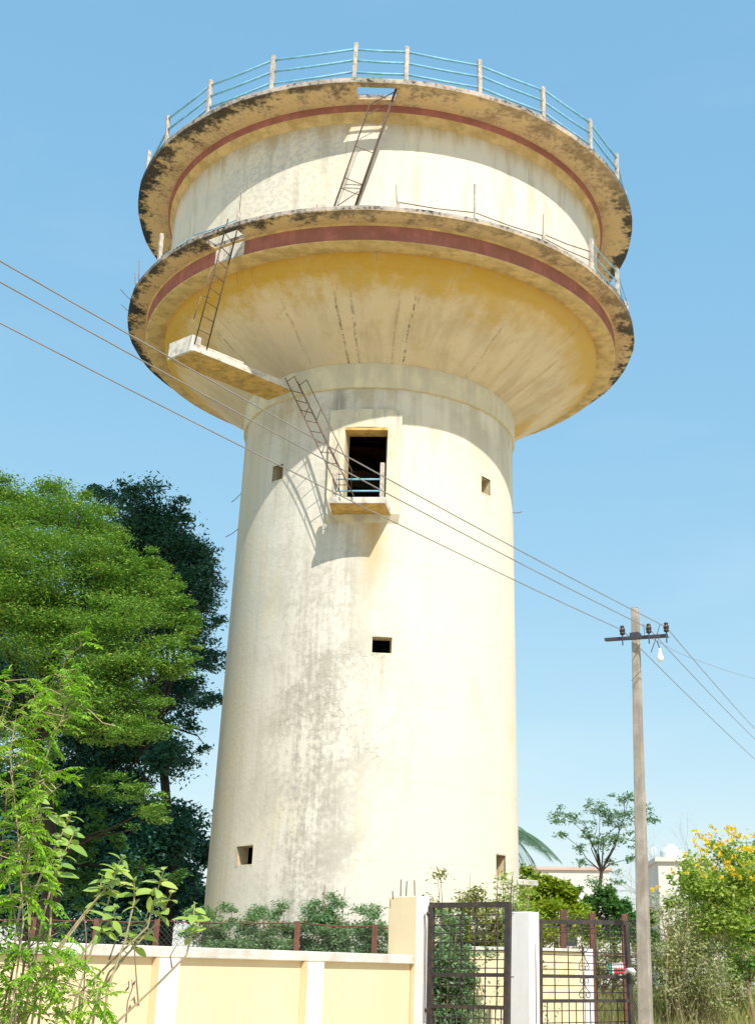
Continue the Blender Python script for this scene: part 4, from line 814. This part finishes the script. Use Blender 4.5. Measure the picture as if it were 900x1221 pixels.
# bare tree far right
b = gp(915, 44); bt = thing('bare_tree', 'leafless grey twiggy tree behind the yellow-flowered bush', 'tree', tuple(b)); mb = MB()
def twigs(p, d, ln, r_, lev):
    e = p+d*ln; mb.tube([p, p.lerp(e, .5)+Vector((rng.normal(), rng.normal(), 0))*ln*.05, e], [r_, r_*.8, r_*.6], 5 if r_ > .02 else 3, cap=False)
    if lev == 0: return
    for _ in range(3 if lev > 1 else 4):
        dd = (d+Vector((rng.normal()*.55, rng.normal()*.45, rng.normal()*.35+.08))).normalized(); twigs(e if rng.random() < .6 else p.lerp(e, .6), dd, ln*rng.uniform(.6, .85), r_*.5, lev-1)
twigs(Vector(b), Vector((-.05, 0, 1)), 2.1, .10, 5); mb.build('trunk', M['bark_grey'], bt)
b = gp(797, 60); bt = thing('bare_tree', 'small distant leafless tree just behind the white rooftop tank', 'tree', tuple(b)); mb = MB(); twigs(Vector(b), Vector((0, 0, 1)), 2.5, .08, 5); mb.build('trunk', M['bark_grey'], bt)
# coconut palm behind the tower
b = gp(588, 43); top = PD(590, 992, 43); pm_ = thing('coconut_palm', 'coconut palm with its crown half hidden behind the right edge of the tower', 'palm', tuple(b))
mb = MB(); mb.tube([b, b.lerp(top, .5)+Vector((.3, 0, 0)), top], [.2, .15, .13], 10); mb.build('trunk', M['bark_grey'], pm_)
for k in range(15):
    a = 2*math.pi*k/15+.15; el = rng.uniform(.15, 1.0) if k else .55; Lf = rng.uniform(2.0, 2.5); pts = []
    dirh = Vector((math.cos(a), math.sin(a), 0)); nseg = 14
    for i in range(nseg+1):
        t = i/nseg; pts.append(top+dirh*Lf*t*math.cos(el*.6)+Vector((0, 0, Lf*(math.sin(el)*t*.75-.75*t*t*1.0))))
    mb = MB(); mb.tube(pts, [.03-.024*i/nseg for i in range(nseg+1)], 5, cap=False); side = dirh.cross(Vector((0, 0, 1)))
    for i in range(2, nseg*3):
        t = i/(nseg*3); j = min(nseg-1, int(t*nseg)); p = pts[j].lerp(pts[j+1], t*nseg-j); ll = .75*math.sin(math.pi*(.12+.8*t))
        for sg in (-1, 1):
            tip = p+side*sg*ll*.45+dirh*ll*.4-Vector((0, 0, ll*.72)); wv = dirh*.014; m_ = p.lerp(tip, .4)+Vector((0, 0, .06*ll)); mb.face([p-wv*.5, p+wv*.5, m_+wv, m_-wv]); mb.face([m_-wv, m_+wv, tip])
    mb.build('frond', L['palm'], pm_)
# ================================================================== FAR BUILDINGS
def house(name, label, xl, xr, ytop, D, depth, wins, par=.0, roofm=None, ybot=1150):
    A = PD(xl, ytop, D); B = PD(xr, ytop, D); A.z = B.z = .5*(A.z+B.z); zt_ = A.z; d = Vector((B.x-A.x, B.y-A.y, 0)); wdt = d.length; d.normalize(); n = Vector((-d.y, d.x, 0)); o = Vector((A.x, A.y, -.1))
    h = thing(name, label, 'house', (A.x, A.y, 0)); mb = MB(); mb.box(o, d*wdt, n*depth, (0, 0, zt_+.1-.15)); mb.build('wall', M['house'], h)
    mb = MB(); mb.box(Vector((A.x, A.y, zt_-.15))-d*.12-n*.12, d*(wdt+.24), n*(depth+.24), (0, 0, .15)); mb.build('roof', roofm or M['house'], h)
    for (u, z0_, ww, hh) in wins:
        mb = MB(); p = Vector((A.x, A.y, z0_))+d*u-n*.03; mb.box(p, d*ww, n*.05, (0, 0, hh)); fr_ = mb.build('window', M['white'], h); mb = MB(); mb.box(p+d*.06-n*.01+Vector((0, 0, .06)), d*(ww-.12), n*.02, (0, 0, hh-.12)); mb.build('pane', M['glass'], fr_)
    return h, o, d, n, zt_
h2, o2_, d2_, n2_, zt2 = house('white_house', 'flat-roofed off-white house behind the bushes right of the pole', 784, 850, 1023, 48, 5, [(1.0, 2.3, .9, 1.1)])
h1, o1_, d1_, n1_, zt1 = house('pale_building', 'long low pale building with a pinkish roof edge right of the tower', 580, 726, 1034, 66, 8, [(3.5, 3.2, 1.0, 1.2), (7, 3.2, 1.0, 1.2)], roofm=M['roofpink'])
mb = MB(); rp = [PD(781, 1023, 48.6), PD(781, 1012, 48.6), PD(777, 1012, 48.6), PD(777, 1023, 48.6)]
for p, q in zip(rp[:-1], rp[1:]): mb.tube([p, q], .03, 5)
mb.build('roof_railing', M['tankwhite'], h2)
tc = PD(800, 1022, 49.6); tz = zt2; mb = MB(); prof = [(.0, tz-.001), (.74, tz), (.76, tz+.05), (.74, tz+.14), (.77, tz+.2), (.74, tz+.3), (.76, tz+.36), (.72, tz+.44), (.5, tz+.58), (.28, tz+.64), (.26, tz+.72), (.0, tz+.73)]
mb.revolve([(r_*.55, tz+(z_-tz)*.85) for r_, z_ in prof], 28, c=(tc.x, tc.y)); tag(mb.build('rooftop_tank', M['tankwhite'], base=(tc.x, tc.y, tz)), 'round white plastic water tank on the off-white house roof', 'tank')
# plank on a rusty post
DQ = 23.5; a_, b_ = PD(617, 1052, DQ), PD(641.5, 1053.5, DQ); pb = gp(628, DQ); st = thing('plank_stand', 'short grey plank fixed across a thin rusty post beside the tower edge', 'stand', tuple(pb))
mb = MB(); mb.box(a_-Vector((0, 0, .05)), b_-a_, (0, .12, 0), (0, 0, .10)); mb.build('plank', M['slab'], st, bevel=.01)
mb = MB(); tq = PD(630.5, 1055, DQ); mb.tube([pb, pb.lerp(tq, .8)+Vector((-.02, 0, 0)), tq+Vector((0, .06, 0))], .03, 6); mb.build('post', M['steel_light'], st)
# ================================================================== GRASS
def grass(label, n, pxr, Dr, hr, seedk):
    px = rng.uniform(*pxr, n); D = rng.uniform(*Dr, n); P = np.array([np.array(gp(a, d)) for a, d in zip(px[:], D[:])]) if n < 60000 else None
    h = rng.uniform(hr[0], hr[1], n)*rng.uniform(.6, 1, n); lean = rng.normal(size=(n, 2))*.22*h[:, None]; ang = rng.uniform(0, 3.14, n); w_ = rng.uniform(.004, .009, n)
    ex = np.stack([np.cos(ang)*w_, np.sin(ang)*w_, 0*ang], 1); mid = P+np.stack([lean[:, 0]*.35, lean[:, 1]*.35, h*.55], 1); tip = P+np.stack([lean[:, 0], lean[:, 1], h], 1)
    V = np.stack([P-ex, P+ex, mid+ex*.8, tip, mid-ex*.8], 1).reshape(-1, 3); me = bpy.data.meshes.new('grass')
    me.vertices.add(5*n); me.vertices.foreach_set('co', V.astype(np.float32).ravel()); me.loops.add(5*n); me.loops.foreach_set('vertex_index', np.arange(5*n, dtype=np.int32)); me.polygons.add(n)
    me.polygons.foreach_set('loop_start', np.arange(0, 5*n, 5, dtype=np.int32)); me.update(calc_edges=True); me.materials.append(L['grass']); o = bpy.data.objects.new('grass', me); COL.objects.link(o); o['kind'] = 'stuff'; o['label'] = label; o['category'] = 'grass'
grass('dry yellow-green grass growing behind the gates and under the bushes', 46000, (480, 960), (17.2, 27), (.3, .8), 1)
# ================================================================== FOREGROUND PLANTS
def leafmesh(name, items, mat, parent, n=6, fold=.25, curl=.25):
    """items: (pos, dir, normal, length, width) oval leaves with a folded midrib"""
    V = []; Fc = []
    for (p, d, nn, ln, wd_) in items:
        d = d.normalized(); s_ = d.cross(nn).normalized(); nn = s_.cross(d).normalized(); b = len(V)
        for i in range(n+1):
            t = i/n; wv = wd_*.5*math.sin(math.pi*min(1, (t*.94+.03)))**.75; c = p+d*ln*t-nn*(curl*ln*t*t)
            V += [tuple(c-s_*wv+nn*wv*fold), tuple(c), tuple(c+s_*wv+nn*wv*fold)]
        for i in range(n):
            k = b+3*i; Fc += [(k, k+1, k+4, k+3), (k+1, k+2, k+5, k+4)]
    me = bpy.data.meshes.new(name); me.from_pydata(V, [], Fc); me.polygons.foreach_set('use_smooth', [True]*len(Fc)); return link(name, me, mat, parent)
def rv(): return Vector(rng.normal(size=3)).normalized()
# broad-leaved stems
DF = 8.3
bb = PD(95, 1221, DF); bb.z = 0
bp = thing('broad_leaved_shrub', 'tall shrub of pale bare stems with oval waxy leaves in front of the yellow wall', 'shrub', tuple(bb))
stems = [([(100, 1330), (140, 1219), (190, 1172), (222, 1140), (230, 1110), (232, 1078)], .0), ([(10, 1330), (30, 1200), (62, 1140), (100, 1090), (130, 1055), (147, 1020)], .2),
 ([(60, 1330), (70, 1190), (100, 1135), (133, 1096), (140, 1080)], -.2), ([(90, 1330), (96, 1184), (140, 1140), (176, 1106), (184, 1075), (196, 1035)], .1),
 ([(5, 1330), (12, 1180), (20, 1107), (30, 1050), (38, 1000), (45, 948)], .25), ([(30, 1330), (34, 1180), (36, 1076), (55, 1030), (74, 995), (86, 968)], .1),
 ([(120, 1330), (128, 1181), (150, 1120), (160, 1075), (160, 1048)], -.1), ([(40, 1330), (50, 1180), (60, 1110), (62, 1060), (72, 1025)], -.3), ([(110, 1330), (105, 1221), (130, 1160), (160, 1130), (175, 1100)], .3),
 ([(20, 1330), (45, 1170), (80, 1120), (118, 1070), (122, 1045)], .35),
 ([(25, 1330), (36, 1180), (50, 1100), (66, 1040), (90, 990)], .0), ([(80, 1330), (88, 1200), (110, 1130), (128, 1080), (139, 1036)], .4), ([(90, 1330), (115, 1190), (150, 1140), (188, 1100), (206, 1062)], .2)]
items = []
for pts, dd in stems:
    P = [PD(x, y, DF+dd) for x, y in pts]; P[0].z = 0; k = len(P)
    mb = MB(); mb.tube(P, [.0095-.0055*i/(k-1) for i in range(k)], 7, cap=False)
    top = P[-1]; prev = P[-2]; ax = (top-prev).normalized()
    L0 = (top-prev).length
    for j in range(6):                               # opposite pairs towards the tip
        q = top-ax*(.034*(5-j)+.0) if j else top-ax*.17; a = j*1.57+rng.uniform(-.3, .3)
        s0_ = ax.cross(Vector((0, 1, .2))).normalized(); s1_ = ax.cross(s0_).normalized(); s_ = s0_*math.cos(a)+s1_*math.sin(a)
        for sg in (-1, 1):
            if rng.random() < .1: continue
            d = (ax*rng.uniform(.0, .45)+s_*sg).normalized(); d.z += rng.uniform(-.35, .25); nn = (ax*.8+Vector((rng.normal()*.3, -.6, .3))+rv()*.45); k_ = (.8, 1.05, 1.15, 1.1, .85, .55)[j]
            items.append((q, d, nn, rng.uniform(.085, .12)*k_, rng.uniform(.05, .068)*k_))
    for t in rng.uniform(.45, .9, 2):                # odd leaves and buds lower down
        q = P[-3].lerp(P[-2], t); items.append((q, rv()+Vector((0, 0, .3)), Vector((0, 0, 1))+rv()*.4, rng.uniform(.06, .11), .045))
    mb.build('stem', M['stem'], bp)
leafmesh('leaves', items, L['broad'], bp, curl=.35, fold=.18)
mb = MB()
for pts in (([(95, 1221), (100, 1180), (103, 1120), (100, 1085)]), ([(165, 1200), (162, 1160), (160, 1130), (150, 1110), (160, 1098)]), ([(60, 1190), (70, 1150), (92, 1118)]), ([(150, 1220), (152, 1195), (158, 1178), (157, 1168)]), ([(205, 1155), (203, 1140), (212, 1125)]), ([(130, 1145), (137, 1125), (143, 1112), (150, 1105)])):
    mb.tube([PD(x, y, DF) for x, y in pts], [.006]+[.004]*(len(pts)-2)+[.002], 5, cap=False)
mb.build('dead_twigs', M['twig'], bp)['kind'] = 'stuff'
it = []
for _ in range(9):
    it.append((PD(rng.uniform(152, 164), rng.uniform(1165, 1200), DF), Vector((rng.normal()*.3, 0, -1)), rv(), .04, .014))
leafmesh('dead_leaves', it, M['twig'], bp)
# pinnate-leaved shrub at the left edge
DN = 7.6; bb = PD(15, 1221, DN); bb.z = 0
np_ = thing('pinnate_shrub', 'fresh green shrub with drooping pinnate leaflets along the left edge', 'shrub', tuple(bb))
def pinn(p, d, ln, items, lw=.016, ll=.044, pairs=8, droop=.5):
    d = d.normalized(); s_ = d.cross(Vector((0, 0, 1)))
    s_ = s_.normalized() if s_.length > .05 else Vector((1, 0, 0)); pts = []
    for i in range(pairs+1):
        t = i/pairs; q = p+d*ln*t-Vector((0, 0, droop*ln*t*t)); pts.append(q)
        if i == 0: continue
        for sg in (-1, 1):
            dv = (s_*sg*1.0+d*.55-Vector((0, 0, rng.uniform(.2, .7)))); items.append((q, dv, Vector((0, 0, 1))+rv()*.3, ll*rng.uniform(.8, 1.15)*(1-.3*abs(t-.5)), lw))
    items.append((pts[-1], d-Vector((0, 0, .5)), Vector((0, 0, 1)), ll, lw)); return pts
items = []; mbr = MB(); mbs = []
branches = [[(8, 1330), (15, 1200), (28, 1100), (22, 1000), (12, 900), (20, 850), (42, 832)], [(-10, 1330), (-5, 1100), (8, 950), (30, 880), (66, 845), (78, 785), (100, 768)], [(20, 1330), (28, 1150), (10, 1050), (38, 950), (60, 890), (85, 830)],
 [(30, 1330), (24, 1180), (40, 1090), (30, 1030), (45, 960), (74, 935)], [(-20, 1330), (-20, 1000), (-5, 880), (15, 830), (5, 810)], [(40, 1330), (30, 1221), (55, 1170), (80, 1160), (110, 1190)], [(10, 1330), (20, 1200), (50, 1150), (80, 1185), (125, 1200)],
 [(0, 1330), (5, 1200), (20, 1140), (50, 1120), (62, 1130)], [(-30, 1330), (-10, 1180), (-5, 1090), (18, 1060)], [(-10, 1330), (0, 1221), (30, 1180), (60, 1200)], [(10, 1330), (15, 1221), (40, 1140), (70, 1135)], [(-20, 1330), (-10, 1221), (20, 1208), (90, 1212)], [(42, 832), (60, 822), (90, 838), (108, 848), (122, 862), (138, 866)]]
for bi_, br in enumerate(branches):
    dd = rng.uniform(-.3, .3) if bi_ != 12 else 0; P = [PD(x, y, DN+dd) for x, y in br]
    if br[0][1] > 1300: P[0].z = 0
    k = len(P); mb = MB(); mb.tube(P, [.0065-.005*i/(k-1) for i in range(k)] if bi_ != 12 else .003, 6, cap=False); mb.build('branch', M['twig'] if bi_ % 2 else M['dry'], np_)
    if bi_ == 12: 
        pinn(P[-1], Vector((1, 0, .1)), .04, items, .008, .02, 3); continue
    start = 2 if bi_ not in (5, 6, 7, 8, 9, 10, 11) else 1
    for i in range(start, k-1):
        ln = (P[i+1]-P[i]).length; hi = P[i+1].z > 3.45; n = max(2, int(ln/(.075 if hi else .034)))
        for j in range(n):
            q = P[i].lerp(P[i+1], rng.random()); d = rv(); d.z = abs(d.z)*.5+.1; d.y *= .7
            tl = rng.uniform(.03, .16); e = q+d*tl; mbr.tube([q, e], [.004, .002], 4, cap=False)
            for _ in range(2):
                d2 = (d+rv()*.8); pts = pinn(e, d2, rng.uniform(.09, .17), items, pairs=int(rng.integers(5, 9)), droop=rng.uniform(.3, .8)); mbr.tube([pts[0], pts[len(pts)//2], pts[-1]], [.002, .0015, .001], 3, cap=False)
    for _ in range(3): pinn(P[-1], (P[-1]-P[-2]).normalized()+rv()*.7, .14, items)
mbr.build('twigs', M['stem'], np_)['kind'] = 'stuff'; leafmesh('leaves', items, L['near'], np_, n=3, fold=.15, curl=.2)
